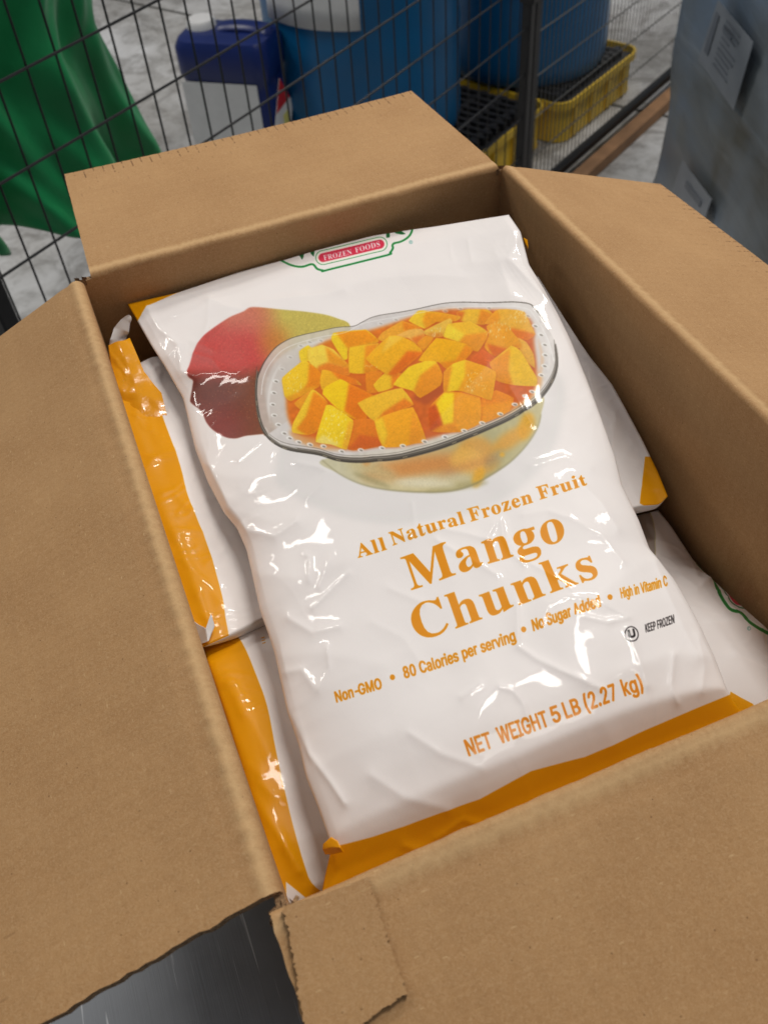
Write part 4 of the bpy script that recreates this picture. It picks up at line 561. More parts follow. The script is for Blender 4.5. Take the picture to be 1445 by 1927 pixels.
    def cube(outl, base, *sides):
        P = K(outl); n = len(P)
        Q = np.concatenate([P[i] + (P[(i + 1) % n] - P[i]) * np.arange(3)[:, None] / 3 for i in range(n)]) * .6 + spline(P, 3) * .4
        A.put([Q + np.array([1., 2.])], (186, 74, 16), .38, 2.2)
        c = cov([Q], 3)
        if c is None: return
        m, x0, y0 = c; h, w_ = m.shape; m = blur(m, .6)
        yy = np.linspace(0, 1, h)[:, None, None]; xx = np.linspace(0, 1, w_)[None, :, None]
        col = np.array(base, np.float32)[None, None] / 255. * (1.03 - .07 * yy - .03 * xx)
        for pts, cc in sides:
            k = cov([K(pts)], 6)
            if k is None: continue
            km, kx, ky = k; full = np.zeros((CH // 2, CW)); full[max(ky - 480, 0):ky - 480 + km.shape[0], kx:kx + km.shape[1]] = km[max(480 - ky, 0):]
            s = blur(full[y0 - 480:y0 - 480 + h, x0:x0 + w_], 2.2)[..., None]
            col = col * (1 - s) + (np.array(cc, np.float32) / 255. * (1.04 - .10 * yy)) * s
        col = col * (1 + .022 * n1[y0:y0 + h, x0:x0 + w_, None] + .012 * n2[y0:y0 + h, x0:x0 + w_, None])
        t = A.im[y0:y0 + h, x0:x0 + w_]; A.im[y0:y0 + h, x0:x0 + w_] = t * (1 - m[..., None]) + col * m[..., None]
        i = int(np.argmin(P[:, 1])); A.line([P[i - 1] * .8 + P[i] * .2, P[i], P[i] * .2 + P[(i + 1) % n] * .8], [.5, 1.4, .5], tuple(min(255, v + 14) for v in base), .6, .5)
    cube([(955,112),(945,75),(1000,62),(1090,65),(1120,95),(1075,135),(1000,125)], (248,192,48), ([(940,70),(985,72),(960,130)], (232,120,24)), ([(1060,60),(1130,95),(1075,140),(1040,130)], (240,146,28)))
    cube([(1075,130),(1130,70),(1180,68),(1260,80),(1312,180),(1275,208),(1210,190),(1150,140)], (250,186,56), ([(1200,150),(1320,182),(1275,214),(1195,195)], (242,128,30)), ([(1070,130),(1130,66),(1150,100),(1130,146)], (247,160,34)))
    cube([(1225,195),(1270,215),(1305,270),(1312,335),(1255,285)], (246,182,66))
    cube([(1085,140),(1130,128),(1180,140),(1225,190),(1250,238),(1120,280),(1075,235),(1095,180)], (249,168,36), ([(1085,220),(1180,244),(1250,225),(1120,290)], (234,112,20)))
    cube([(720,108),(765,65),(800,65),(965,95),(940,118),(850,120),(795,148)], (252,206,48), ([(800,68),(970,92),(940,124),(800,150),(785,110)], (247,162,28)))
    cube([(575,195),(600,160),(690,108),(775,142),(660,180),(600,205)], (249,174,46), ([(690,104),(780,140),(700,156)], (240,138,26)))
    cube([(655,180),(720,150),(780,148),(797,165),(790,195),(755,220),(720,190)], (250,188,84), ([(730,190),(800,170),(760,226)], (238,128,36)))
    cube([(795,155),(915,105),(925,125),(885,185),(840,188),(800,175)], (250,198,74), ([(800,165),(880,170),(885,190),(840,192)], (238,150,50)))
    cube([(760,215),(800,180),(840,190),(790,250)], (246,160,34))
    cube([(208,255),(250,228),(275,250),(262,300),(215,300)], (253,216,46))
    cube([(250,245),(315,225),(370,245),(445,320),(440,365),(280,345),(250,290)], (252,216,76), ([(330,228),(450,318),(445,332),(345,302)], (247,162,34)), ([(278,350),(300,320),(345,302),(450,330),(444,374)], (244,140,36)))
    cube([(360,205),(370,170),(520,150),(580,200),(570,212),(440,235),(435,285),(415,290)], (253,212,36), ([(378,166),(520,144),(590,205),(436,240)], (244,152,16)))
    cube([(440,240),(460,230),(580,215),(540,285),(600,335),(510,355),(442,350)], (251,198,36), ([(518,226),(590,210),(540,285),(606,340),(510,362)], (245,150,24)))
    cube([(130,380),(225,298),(252,305),(308,350),(302,420),(170,490),(140,465),(132,420)], (252,206,40), ([(255,304),(316,348),(306,432),(205,474),(248,400)], (242,142,20)), ([(140,478),(240,424),(306,420),(178,500)], (246,168,28)))
    cube([(305,400),(315,340),(350,342),(470,380),(500,410),(400,395),(320,440)], (248,184,36), ([(350,338),(470,374),(500,420),(400,388)], (240,128,24)))
    cube([(520,350),(600,345),(570,400),(578,440),(525,442)], (242,142,24))
    cube([(1005,300),(1065,248),(1130,290),(1100,335),(1020,308)], (230,108,40))
    cube([(555,405),(615,348),(690,355),(645,420),(580,440)], (250,198,36), ([(640,360),(700,350),(640,428)], (240,134,24)))
    cube([(518,285),(632,178),(690,182),(745,210),(788,258),(660,362),(612,355)], (250,182,28), ([(715,250),(796,256),(660,370),(620,360)], (238,118,18)), ([(632,172),(706,180),(590,262)], (252,198,62)))
    cube([(885,182),(905,130),(1010,120),(1090,165),(1085,200),(1045,258),(1000,240),(960,215),(890,192)], (250,192,40), ([(880,184),(903,126),(985,180),(950,218)], (253,216,56)), ([(985,182),(1096,166),(1085,212),(1045,266),(1000,245),(955,217)], (245,156,30)))
    cube([(765,297),(850,192),(990,222),(1022,252),(980,300),(900,335),(860,302)], (251,182,18), ([(990,222),(1030,252),(985,306),(900,342),(860,304),(940,296)], (244,146,18)))
    A.put([K([(735,470),(880,340),(895,440),(800,505)])], (182,84, 40), .8, 3)
    cube([(1100,310),(1200,232),(1245,255),(1322,380),(1315,420),(1200,415),(1125,390),(1115,350)], (251,198,44), ([(1094,310),(1196,244),(1188,340),(1212,424),(1120,400)], (243,154,34)))
    cube([(185,500),(252,445),(280,470),(225,535)], (244,162,34))
    cube([(175,620),(185,585),(262,440),(282,438),(342,490),(300,625),(250,650),(180,640)], (252,206,46), ([(276,442),(350,488),(304,632),(250,656),(196,622),(240,560)], (243,142,18)))
    cube([(318,455),(330,420),(400,382),(440,400),(558,455),(515,475),(525,565),(480,572),(400,530)], (253,208,18), ([(440,396),(566,452),(515,475),(530,570),(480,576),(418,528),(430,470)], (242,128,14)))
    cube([(648,405),(720,325),(800,298),(850,300),(880,360),(870,410),(775,468),(740,435)], (252,208,34), ([(776,362),(852,306),(888,360),(872,420),(775,476),(742,438)], (244,152,24)))
    cube([(1060,480),(1130,440),(1212,480),(1192,542),(1060,605)], (242,144,34), ([(1055,520),(1200,492),(1196,548),(1060,612)], (246,156,28)))
    cube([(820,640),(815,520),(890,440),(940,445),(1056,475),(1056,602),(960,645)], (244,152,32), ([(848,500),(888,436),(934,448),(930,600),(880,612)], (253,214,34)), ([(806,520),(846,500),(880,612),(815,650)], (214,92,28)), ([(942,448),(1062,472),(1062,606),(960,645),(936,600)], (246,164,38)))
    cube([(885,350),(930,310),(985,296),(1025,308),(1128,350),(1125,400),(1108,488),(1050,470),(945,440),(885,440)], (252,208,40), ([(985,292),(1136,348),(1112,496),(1050,474),(950,442),(985,370)], (246,168,38)), ([(880,350),(926,316),(900,446),(880,446)], (243,154,34)))
    cube([(480,490),(600,440),(690,422),(745,500),(620,548),(560,582)], (250,194,44), ([(600,532),(700,468),(752,500),(620,556),(570,580)], (238,132,28)))
    cube([(455,572),(540,565),(562,580),(602,690),(520,712),(435,712)], (236,130,28), ([(490,640),(600,660),(606,704),(430,720)], (220,104,32)))
    cube([(560,577),(600,550),(740,512),(790,640),(797,690),(600,705)], (251,172,32), ([(554,577),(598,556),(622,640),(602,706)], (252,202,44)), ([(742,512),(786,640),(800,700),(720,700)], (246,158,38)))
    cube([(285,680),(305,600),(335,505),(365,505),(460,570),(455,620),(430,712),(360,690)], (253,214,34), ([(440,576),(470,570),(436,720),(408,704)], (247,182,40)), ([(280,684),(320,644),(400,690),(360,700)], (253,228,112)))
    # wet sparkle on some faces
    for (cx, cy, rx, ry, k) in [(632,802,26,34,70),(975,600,24,12,40),(938,625,26,16,34),(822,626,14,8,14),(895,722,24,20,40),(555,720,14,24,24),(700,688,14,3,6)]:
        for _ in range(k):
            a = rng.uniform(0, 6.283); rr = math.sqrt(rng.uniform())
            x, y = cx + rx * rr * math.cos(a), cy + ry * rr * math.sin(a)
            A.put([ell(x, y, rng.uniform(.6, 1.3), rng.uniform(1.2, 3.0), rng.uniform(-.2, .7), 8)], (255,242,190), rng.uniform(.2, .55), .4)
    # --- rim lines and beads
    rl = np.vstack([rim, rim[:1]])
    A.line(rl[2:110], [2.4, 2.2, 1.3, 1.1, 1.1, 1.2, 1.4, 2.0, 2.4], (84,76,68), .8, .4)
    A.line(spline([(493,745),(497,712),(512,682),(540,656),(600,637),(650,627),(690,606),(780,591),(880,580),(980,584),(1005,600),(1030,640),(1041,680)], 5, False), [1.6, 1, 1, 1.6], (250,249,247), .8, .5)
    front = spline([(486,700),(483,745),(490,792),(506,824),(540,845),(600,853),(640,864),(700,866),(770,858),(840,840),(900,818),(960,789),(1005,760),(1034,725),(1047,690),(1044,650)], 6, False)
    A.line(front, [2.5, 5, 6, 8, 10, 11, 11, 10, 9, 7, 3], (84,77,68), .92, .6)
    A.line(front + np.array([0, 3.]), [1, 1.4, 2, 2, 1.4, 1], (52,48,42), .7, .4)
    A.line(front + np.array([-1., -2.2]), [.8, 1.2, 1.6, 1.6, 1], (176,168,156), .75, .4)
    A.line(front + np.array([-2, -8.5]), [1.2, 1, 1, 1, 1], (70,60,48), .55, .4)
    for k in range(7, 80, 4):
        p = front[min(k, len(front) - 2)]; d = front[min(k, len(front) - 2) + 1] - p; d /= np.hypot(*d)
        if k % 3: A.line([p + (0, 2.5), p + d * 9 + (0, 2.5)], [.8, 1.8, .8], (232,214,168), .8, .3)
    A.line([(500,806),(508,822),(530,838),(560,846)], [1, 2.5, 1], (236,232,226), .8, .5)
    for (x, y) in [(546,673),(531,696),(520,719),(516,741),(514,763),(517,784),(525,802),(536,818),(546,827),(563,834),(584,838),(609,840),(643,849),(679,847),(719,844),(758,841),(799,835),(837,827),(873,816),(907,801),(941,783),(968,765),(988,748),(1001,739),(1018,707),(1024,690),(1025,670),(1024,651),(1017,633),(1006,617),(992,599),(566,652),(583,645),(604,642),(716,607),(745,600),(838,588),(866,583),(920,583)]:
        fr = 1.0 if (y > 715 or x > 1000) else .45
        A.put([ell(x, y, 6.2, 3.6, .15, 14)], (244,242,238), .85 * fr, .6)
        A.put([ell(x + 1, y + .8, 3.6, 1.6, .3, 12)], (110,100,88), .7 * fr, .5)
    # --- words
    c5 = lambda x, y: (640 + x / 2.89, 880 + y / 2.89)
    c6 = lambda x, y: (600 + x / 2.064, 1060 + y / 2.064)
    v5 = lambda x, y: (x / 2.89, y / 2.89)
    v6 = lambda x, y: (x / 2.064, y / 2.064)
    for t, a, b in [('All',(101,499),(256,448)),('Natural',(288,428),(681,307)),('Frozen',(712,296),(1051,187)),('Fruit',(1088,172),(1343,102))]:
        text(A, 'B', t, c5(*a), c5(*b), v5(-24,-66), v5(-21,-64), ORA, .3)
    text(A, 'B', 'Mango', c5(388,664), c5(1232,386), v5(-60,-172), v5(-50,-176), ORA, .3)
    text(A, 'B', 'Chunks', c5(424,938), c5(1408,600), v5(-62,-174), v5(-66,-170), ORA, .3)
    for t, a, b, u in [('Non-GMO',(72,544),(246,487),(-9,-40)),('80 Calories per serving',(335,446),(766,300),(-11,-43)),('No Sugar Added',(835,264),(1092,176),(-9,-42)),('High in Vitamin C',(1174,142),(1352,92),(-7,-38))]:
        text(A, 'S', t, c6(*a), c6(*b), v6(*u), v6(*u), ORA, .85 if t[0] != 'H' else .6)
    for x, y in [(286,443),(796,257),(1128,140)]:
        A.put([ell(*c6(x, y), 4.9, 5.3)], ORA)
    for t, a, b in [('NET',(583,753),(676,718)),('WEIGHT',(706,704),(894,633)),('5',(914,624),(942,612)),('LB',(962,606),(1018,585)),('(2.27',(1040,578),(1158,532)),('kg)',(1186,520),(1258,496))]:
        text(A, 'S', t, c6(*a), c6(*b), v6(-20,-60), v6(-19,-58), (236,140,6), 1.0)
    text(A, 'S', 'KEEP FROZEN', c6(1268,274), c6(1379,235), v6(-3,-32), v6(-3,-32), (38,30,30), .3)
    u = c6(1211, 283)
    A.line(np.array([*ell(*u, 12.6, 14.0), ell(*u, 12.6, 14.0)[0]]), [1.9], (34,28,30))
    text(A, 'S', 'U', (u[0] - 4.4, u[1] + 8.0), (u[0] + 7.2, u[1] + 4.2), (-3, -14), (-3, -14), (34,28,30), 1.0)
    # --- brand badge, cut off by the top fold
    l8 = lambda p: o_(500, 400, 4.516, p)
    badge = spline(l8([(60,330),(110,390),(150,418),(200,447),(260,466),(320,468),(400,446),(440,485),(490,500),(530,497),(1020,372),(1060,345),(1082,310),(1085,270),(1150,250),(1210,213),(1242,165),(1250,100)]), 6, False)
    A.line(badge, [3.6], GRN)
    def cap(p, q, r):
        p, q = np.array(p, float), np.array(q, float); d = q - p; a = math.atan2(d[1], d[0])
        t1 = np.linspace(a + math.pi / 2, a + 1.5 * math.pi, 14); t2 = np.linspace(a - math.pi / 2, a + math.pi / 2, 14)
        return np.vstack([p + r * np.stack([np.cos(t1), np.sin(t1)], 1), q + r * np.stack([np.cos(t2), np.sin(t2)], 1)])
    p, q = l8([(490,388),(972,272)])
    A.put([cap(p, q, 14.2)], GRN); A.put([cap(p, q, 13.0)], (250,248,236)); A.put([cap(p, q, 8.6)], RED)
    text(A, 'B', 'FROZEN', l8([(500,412)])[0], l8([(738,358)])[0], (-2.2,-9.6), (-2.2,-9.6), (255,250,248))
    text(A, 'B', 'FOODS', l8([(768,346)])[0], l8([(976,290)])[0], (-2.2,-9.6), (-2.2,-9.6), (255,250,248))
    D = (14, 104, 52)
    for t in ([(250,300),(330,290),(325,380),(313,407),(296,380)], [(380,300),(420,300),(412,380),(384,352)], [(1024,140),(1056,140),(1056,214),(1028,218)], [(1090,120),(1140,150),(1192,184),(1160,190),(1110,180),(1070,150)]):
        A.put([l8(t)], D)
    r = l8([(1235,255)])[0]
    A.line(np.vstack([ell(*r, 3, 3.2), ell(*r, 3, 3.2)[:1]]), [.8], (90,170,160)); A.line([r + np.array([-.8, 1.6]), r + np.array([-.8, -1.6]), r + np.array([1, -1]), r + np.array([-.4, 0]), r + np.array([1, 1.7])], [.7], (90,170,160))
    # --- amber end band, and the amber back that shows at the top corner
    A.put([[(560,1620),(624,1596),(638,1592),(700,1576),(760,1556),(830,1528),(900,1503),(1000,1452),(1100,1425),(1200,1380),(1300,1338),(1378,1306),(1460,1270),(1460,1500),(600,1800)]], YEL)
    A.put([[(200,500),(372,535),(333,552),(278,580),(258,606),(200,640)]], YEL)
    return A.im
def paint_back():
    """the bag lying across the rear half: amber end band to the left, amber corner to the right"""
    A = Art(WHITE)
    A.put([spline([(150,600),(200,655),(242,632),(262,700),(290,740),(312,800),(340,880),(356,940),(392,1030),(415,1110),(424,1160),(428,1240),(340,1280),(150,900)], 4)], YEL)
    A.put([[(1214,860),(1300,860),(1300,1000),(1204,948)]], YEL)
    for k in range(4):
        A.line(o_(200, 560, 5.668, [(812 + 22 * k, 1035 + 30 * k), (848 + 14 * k, 1110 + 22 * k)]), [1.6], ORA)
    return A.im
def paint_near():
    """the bag lying across the front half: amber end band left, badge at right"""
    A = Art(WHITE)
    A.put([spline([(360,1150),(432,1185),(458,1215),(482,1270),(503,1330),(520,1420),(545,1530),(572,1630),(585,1662),(612,1692),(560,1720),(480,1640),(380,1300)], 4)], YEL)
    A.put([[(538,1660),(575,1690),(600,1730),(540,1730)]], WHITE)
    A.put([[(1372,1304),(1392,1315),(1414,1326),(1440,1360),(1360,1360)]], YEL)
    d = lambda p: o_(1180, 920, 4.589, p)
    A.line(spline(d([(600,640),(670,715),(720,780),(790,900),(850,1000),(900,1050),(985,1075),(1040,1140),(1110,1190),(1216,1250),(1300,1280)]), 5, False), [5.4], GRN)
    A.line(spline(d([(740,720),(800,830),(880,960),(940,1010),(990,1030),(1060,1040)]), 5, False), [1.7], (20,110,60))
    A.put([spline(d([(800,800),(850,880),(895,955),(940,1000),(985,1008),(1060,1000),(900,800)]), 4)], RED)
    r = d([(1048,1210)])[0]
    A.line(np.vstack([ell(*r, 3, 3.4), ell(*r, 3, 3.4)[:1]]), [.9], (90,170,160)); A.line([r + np.array([-.8, 1.6]), r + np.array([-.8, -1.6]), r + np.array([1, -1])], [.7], (90,170,160))
    m = spline(d([(30,120),(160,165),(210,240),(240,370),(240,450),(225,600),(60,560)]), 4)
    A.put([m], (176,164,156), 1, .5); A.line(m, [1.6], (200,190,140), .8)
    for k in range(3): A.line([(492 + k, 1202 + 5 * k), (498 + k, 1200 + 5 * k)], [1.5], ORA)
    for k in range(3): A.line([(573 + k, 1446 + 5 * k), (578 + k, 1444 + 5 * k)], [1.5], ORA)
    return A.im
# ================================================================ printed film bags
def film(name, im, su, sv):
    h, w_ = im.shape[:2]
    img = bpy.data.images.new(name, w_, h); a = np.ones((h, w_, 4), np.float32); a[..., :3] = np.clip(im, 0, 1)
    img.pixels.foreach_set(a.ravel()); img.update()
    t = NT(name); n = t.add('ShaderNodeTexImage'); n.image = img; n.extension = 'EXTEND'; t.l(t.coord('UV'), n.inputs[0])
    v = t.coord('Object')
    t.set(Base_Color=n.outputs[0], Roughness=.42, Specular_IOR_Level=.22, Coat_Weight=.27, Coat_Roughness=.045, Subsurface_Weight=.05, Subsurface_Radius=(.004, .004, .004), Subsurface_Scale=.5)
    b = t.bump(t.noise(v, 40, 3, .5, .8), .06, .003)
    t.bump(t.noise(v, 260, 2, .5, .4), .05, .0006, b)
    n2 = t.n[b.node.name]
    return t.m
def curve(pts, n):
    """pts: photo traces with a height (px, py, z) or hall points ('w', x, y, z)"""
    P = np.array([np.array(p[1:]) if p[0] == 'w' else pix(p[0], p[1], (0, 0, 1), p[2]) for p in pts])
    d = np.r_[0, np.cumsum(np.linalg.norm(np.diff(P, axis=0), axis=1))]; d /= d[-1]
    t = np.linspace(0, 1, n); Q = np.stack([np.interp(t, d, P[:, k]) for k in range(3)], 1)
    ker = np.array([1, 2, 3, 2, 1]) / 9.
    S = np.pad(Q, ((2, 2), (0, 0)), mode='edge'); T = sum(k * S[i:i + n] for i, k in enumerate(ker)); T[0], T[-1] = Q[0], Q[-1]
    return T
def seg_dist(P, pts):
    best = np.full(P.shape[:-1], 1e9)
    for a, b in zip(pts[:-1], pts[1:]):
        a, b = np.array(a, float), np.array(b, float); d = b - a
        t = np.clip(((P - a) @ d) / (d @ d), 0, 1); q = a + t[..., None] * d
        best = np.minimum(best, np.hypot(P[..., 0] - q[..., 0], P[..., 1] - q[..., 1]))
    return best
def vnoise(X, Y, seed):
    r = np.random.default_rng(seed).standard_normal((64, 64))
    xi, yi = np.floor(X).astype(int), np.floor(Y).astype(int); fx, fy = X - xi, Y - yi
    fx = fx ** 3 * (fx * (6 * fx - 15) + 10); fy = fy ** 3 * (fy * (6 * fy - 15) + 10)
    g = lambda a, b: r[b % 64, a % 64]
    return (g(xi, yi) * (1 - fx) + g(xi + 1, yi) * fx) * (1 - fy) + (g(xi, yi + 1) * (1 - fx) + g(xi + 1, yi + 1) * fx) * fy
def ridged(X, Y, seed):
    return 1 - np.minimum(1, np.abs(vnoise(X, Y, seed)) * 1.6)
M_plain = plain('plain_white_film', (.8, .78, .77), .25, .03, 20)
def bag(label, art, left, right, bottom, top, bulge, thick, creases, nS, nT, tex, lumps=(1.6, 1.0), pw=(2.6, .55), px_=1.0, seed=1, tp=(8, 5)):
    Lc, Rc = curve(left, nT), curve(right, nT); Bc, Tc = curve(bottom, nS), curve(top, nS)
    s = np.linspace(0, 1, nS)[None, :, None]; t = np.linspace(0, 1, nT)[:, None, None]
    Cn = Bc[None] * (1 - t) + Tc[None] * t + Lc[:, None] * (1 - s) + Rc[:, None] * s \
        - (Lc[0] * (1 - s) * (1 - t) + Rc[0] * s * (1 - t) + Lc[-1] * (1 - s) * t + Rc[-1] * s * t)
    S, T = s[..., 0] + 0 * t[..., 0], t[..., 0] + 0 * s[..., 0]
    prof = np.maximum(1 - np.abs(2 * S - 1) ** pw[0], 0) ** pw[1] * (1 - np.maximum(1 - T, 0) ** tp[0]) ** .6 * (1 - T ** tp[1])
    up = np.zeros_like(Cn); up[..., 2] = 1
    base = Cn + up * (bulge(S, T) * prof)[..., None]
    # print: texel (s, t) -> place on the smooth bag -> traced artwork
    th, tw = tex
    q = proj(base); ti = np.linspace(0, nT - 1, th); si = np.linspace(0, nS - 1, tw)
    def up2(A):
        i = np.minimum(ti.astype(int), nT - 2); f = (ti - i)[:, None, None]; B = A[i] * (1 - f) + A[i + 1] * f
        j = np.minimum(si.astype(int), nS - 2); g = (si - j)[None, :, None]; return B[:, j] * (1 - g) + B[:, j + 1] * g
    Q = up2(q); X = np.clip(Q[..., 0], 0, CW - 1.01); Y = np.clip(Q[..., 1], 0, CH - 1.01)
    xi, yi = X.astype(int), Y.astype(int); fx, fy = (X - xi)[..., None], (Y - yi)[..., None]
    im = (art[yi, xi] * (1 - fx) + art[yi, xi + 1] * fx) * (1 - fy) + (art[yi + 1, xi] * (1 - fx) + art[yi + 1, xi + 1] * fx) * fy
    mat = film('printed_film', im, 1, 1)
    # relief: frozen lumps under the film, tension wrinkles towards the edges, traced creases
    x, y = base[..., 0], base[..., 1]; inner = np.clip(prof, 0, 1)
    h = .001 * lumps[0] * (vnoise(x * 22, y * 22, seed) + .22 * vnoise(x * 60, y * 60, seed + 1)) * inner
    edge = np.clip(1.1 - np.minimum(np.minimum(S, 1 - S) * 6.5, np.minimum(T, 1 - T) * 7.5), .03, 1)
    a = .6 * x + .8 * y
    h += .001 * lumps[1] * edge * (ridged(x * 55 + 2 * vnoise(x * 20, y * 20, 9), y * 14, seed + 3) ** 4 + .7 * ridged(x * 16, y * 60 + 2 * vnoise(x * 25, y * 25, 5), seed + 5) ** 4)
    h += .0002 * lumps[1] * ridged((x + y) * 45, (x - y) * 18, seed + 8) ** 6
    for pts, amp, wd in creases:
        d = seg_dist(q, pts); h += .00058 * amp * np.exp(-np.sqrt((d / (wd * 1.15)) ** 2 + .012))
    rim = np.minimum(np.minimum(S, 1 - S) * nS, np.minimum(T, 1 - T) * nT); h *= np.clip(rim / 6, 0, 1)
    gu = np.gradient(base, axis=1); gv = np.gradient(base, axis=0); n = np.cross(gu, gv); n /= np.linalg.norm(n, axis=2, keepdims=True) + 1e-12
    n[n[..., 2] < 0] *= -1
    topP = base + n * h[..., None]
    uv = np.stack([S, T], -1)
    botP = Cn - up * (thick * prof ** .8)[..., None]
    m = MB(); m.grid(topP, uv, 0); k = slice(None, None, 4)
    m2 = MB()
    bt = botP; m.grid(bt, uv, 1, True)
    root_pt = botP.reshape(-1, 3); bz = root_pt[:, 2].min(); cx, cy = root_pt[:, 0].mean(), root_pt[:, 1].mean()
    root = empty('frozen_fruit_bag', (cx, cy, bz)); tag(root, label, 'bag', 'printed bags of frozen mango in the box')
    o = m.build('film_pouch', [mat, M_plain], root, weld=1e-5, angle=180); o.location = (-cx, -cy, -bz)
    return root, mat, base
def piece(root, name, P, mat, thick=.0007):
    """small folded bit of film belonging to a bag: grid of hall points with a real thickness"""
    P = np.array(P, float); a, b = P.shape[:2]; k = 9
    i = np.linspace(0, a - 1, (a - 1) * k + 1); i0 = np.minimum(i.astype(int), a - 2); f = (i - i0)[:, None, None]; P = P[i0] * (1 - f) + P[i0 + 1] * f
    j = np.linspace(0, b - 1, (b - 1) * k + 1); j0 = np.minimum(j.astype(int), b - 2); g = (j - j0)[None, :, None]; P = P[:, j0] * (1 - g) + P[:, j0 + 1] * g
    P[..., 2] += .0012 * ridged(P[..., 0] * 90 + P[..., 1] * 30, P[..., 1] * 60, 4) ** 2 + .0006 * vnoise(P[..., 0] * 120, P[..., 1] * 120, 6)
    m = MB(); n = np.cross(P[-1, 0] - P[0, 0], P[0, -1] - P[0, 0]); n /= np.linalg.norm(n)
    m.grid(P); m.grid(P - n * thick, None, 0, True)
    for e in (0, -1): m.grid(np.stack([P[:, e], P[:, e] - n * thick])); m.grid(np.stack([P[e], P[e] - n * thick]))
    o = m.build(name, [mat], root, weld=1e-6, angle=80); o.location = -Vector(root.location); return o
t = NT('amber_film'); v = t.coord('Object'); t.set(Base_Color=L_(*YEL), Roughness=.25, Coat_Weight=.7, Coat_Roughness=.06); t.bump(t.noise(v, 90, 3), .3, .003); M_amber = t.m

FC = [ # traced creases of the top bag: polyline, height mm, half width px
 ([(395,572),(392,610),(383,640)], .9, 5), ([(395,566),(432,583),(457,587),(500,570),(615,556),(648,550)], 2.6, 12), ([(640,545),(720,525),(800,520),(880,525)], 1.4, 14),
 ([(365,668),(400,678),(416,697)], 1.1, 6), ([(350,708),(372,712),(383,705),(420,702),(448,704),(470,686)], 1.5, 8), ([(450,868),(492,832)], .9, 4),
 ([(560,872),(600,880),(617,890),(605,915),(580,940)], 1.3, 7), ([(915,690),(850,760),(780,840)], 2.0, 16), ([(958,730),(978,765),(998,800)], 1.3, 7), ([(700,860),(735,888)], 1.0, 6),
 ([(575,1045),(584,1052),(583,1095)], 1.0, 5), ([(622,1058),(602,1108)], 1.0, 5), ([(657,1080),(590,1145)], 1.3, 6),
 ([(775,950),(780,990),(770,1010)], .8, 5), ([(760,1012),(800,997),(830,997),(880,1005),(925,1018)], 1.5, 6), ([(820,1017),(860,1040),(935,1082)], 1.3, 6),
 ([(915,1012),(930,985),(942,978),(947,1010),(962,1038),(985,1062)], 1.7, 6), ([(985,968),(1010,963),(1030,960),(1070,975),(1130,1010),(1170,1060)], 1.3, 7),
 ([(730,1105),(800,1135)], 1.0, 7), ([(972,1135),(974,1215),(1010,1240),(1060,1265),(1132,1300)], 1.9, 7), ([(1000,1060),(1040,1085),(1075,1112)], 1.1, 6),
 ([(1018,1172),(1030,1140),(1065,1125),(1122,1132),(1180,1165),(1140,1174),(1080,1160)], 1.5, 6), ([(868,1312),(903,1288)], 1.4, 6), ([(940,1293),(965,1300),(985,1325),(992,1352)], 1.4, 6),
 ([(1180,1190),(1200,1245),(1215,1292)], 1.8, 8), ([(1265,1235),(1260,1290),(1272,1322)], 1.5, 6), ([(1310,1200),(1322,1260),(1318,1300)], 1.2, 8),
 ([(553,1352),(584,1420),(622,1470),(650,1512)], 2.2, 7), ([(618,1220),(622,1262),(600,1300)], 1.0, 6), ([(430,960),(470,1000),(520,1012),(560,985)], 2.4, 12), ([(545,1165),(590,1192),(640,1180)], 1.6, 10),
 ([(520,1270),(570,1262),(590,1290)], 1.5, 9), ([(880,452),(887,492)], 1.0, 5), ([(845,458),(850,488)], .8, 5), ([(985,432),(955,490),(985,520),(1030,572)], 3.0, 14), ([(930,470),(960,560),(1000,580)], 1.6, 14),
 ([(278,581),(300,620),(338,652),(345,700),(366,710)], 3.4, 12), ([(300,690),(352,640),(400,660)], 1.6, 12), ([(345,860),(400,880),(430,940)], 2.2, 14), ([(770,1380),(830,1420),(905,1445)], 1.2, 9), ([(700,1460),(760,1500),(840,1520)], 1.6, 14),
 ([(1080,900),(1130,950),(1160,1000)], 1.6, 10), ([(1040,560),(1070,650),(1120,760)], 1.5, 12), ([(1230,1060),(1260,1130),(1310,1240)], 1.4, 10), ([(700,1170),(760,1200),(800,1260)], 1.0, 14), ([(1000,880),(1060,860),(1110,880)], 1.2, 12),
 ([(430,960),(520,985),(640,960)], 2.4, 44), ([(520,1240),(600,1230),(720,1250)], 2.2, 46), ([(480,1080),(560,1090),(650,1060)], 2.0, 40), ([(1230,1050),(1150,1100),(1080,1180)], 2.0, 44), ([(1340,1240),(1260,1230),(1170,1265)], 2.0, 40), ([(650,1560),(700,1480),(720,1390)], 2.0, 46), ([(900,1500),(880,1420),(905,1340)], 1.5, 46), ([(330,570),(450,600),(560,575)], 2.4, 44), ([(960,430),(930,520),(980,600)], 2.4, 40), ([(345,860),(430,900),(520,900)], 2.2, 40), ([(1100,1290),(1150,1400)], 1.6, 44),
 ([(820,1575),(870,1540),(905,1552)], 1.6, 6), ([(760,1590),(800,1602)], 1.8, 7),
]
art1 = paint_front()
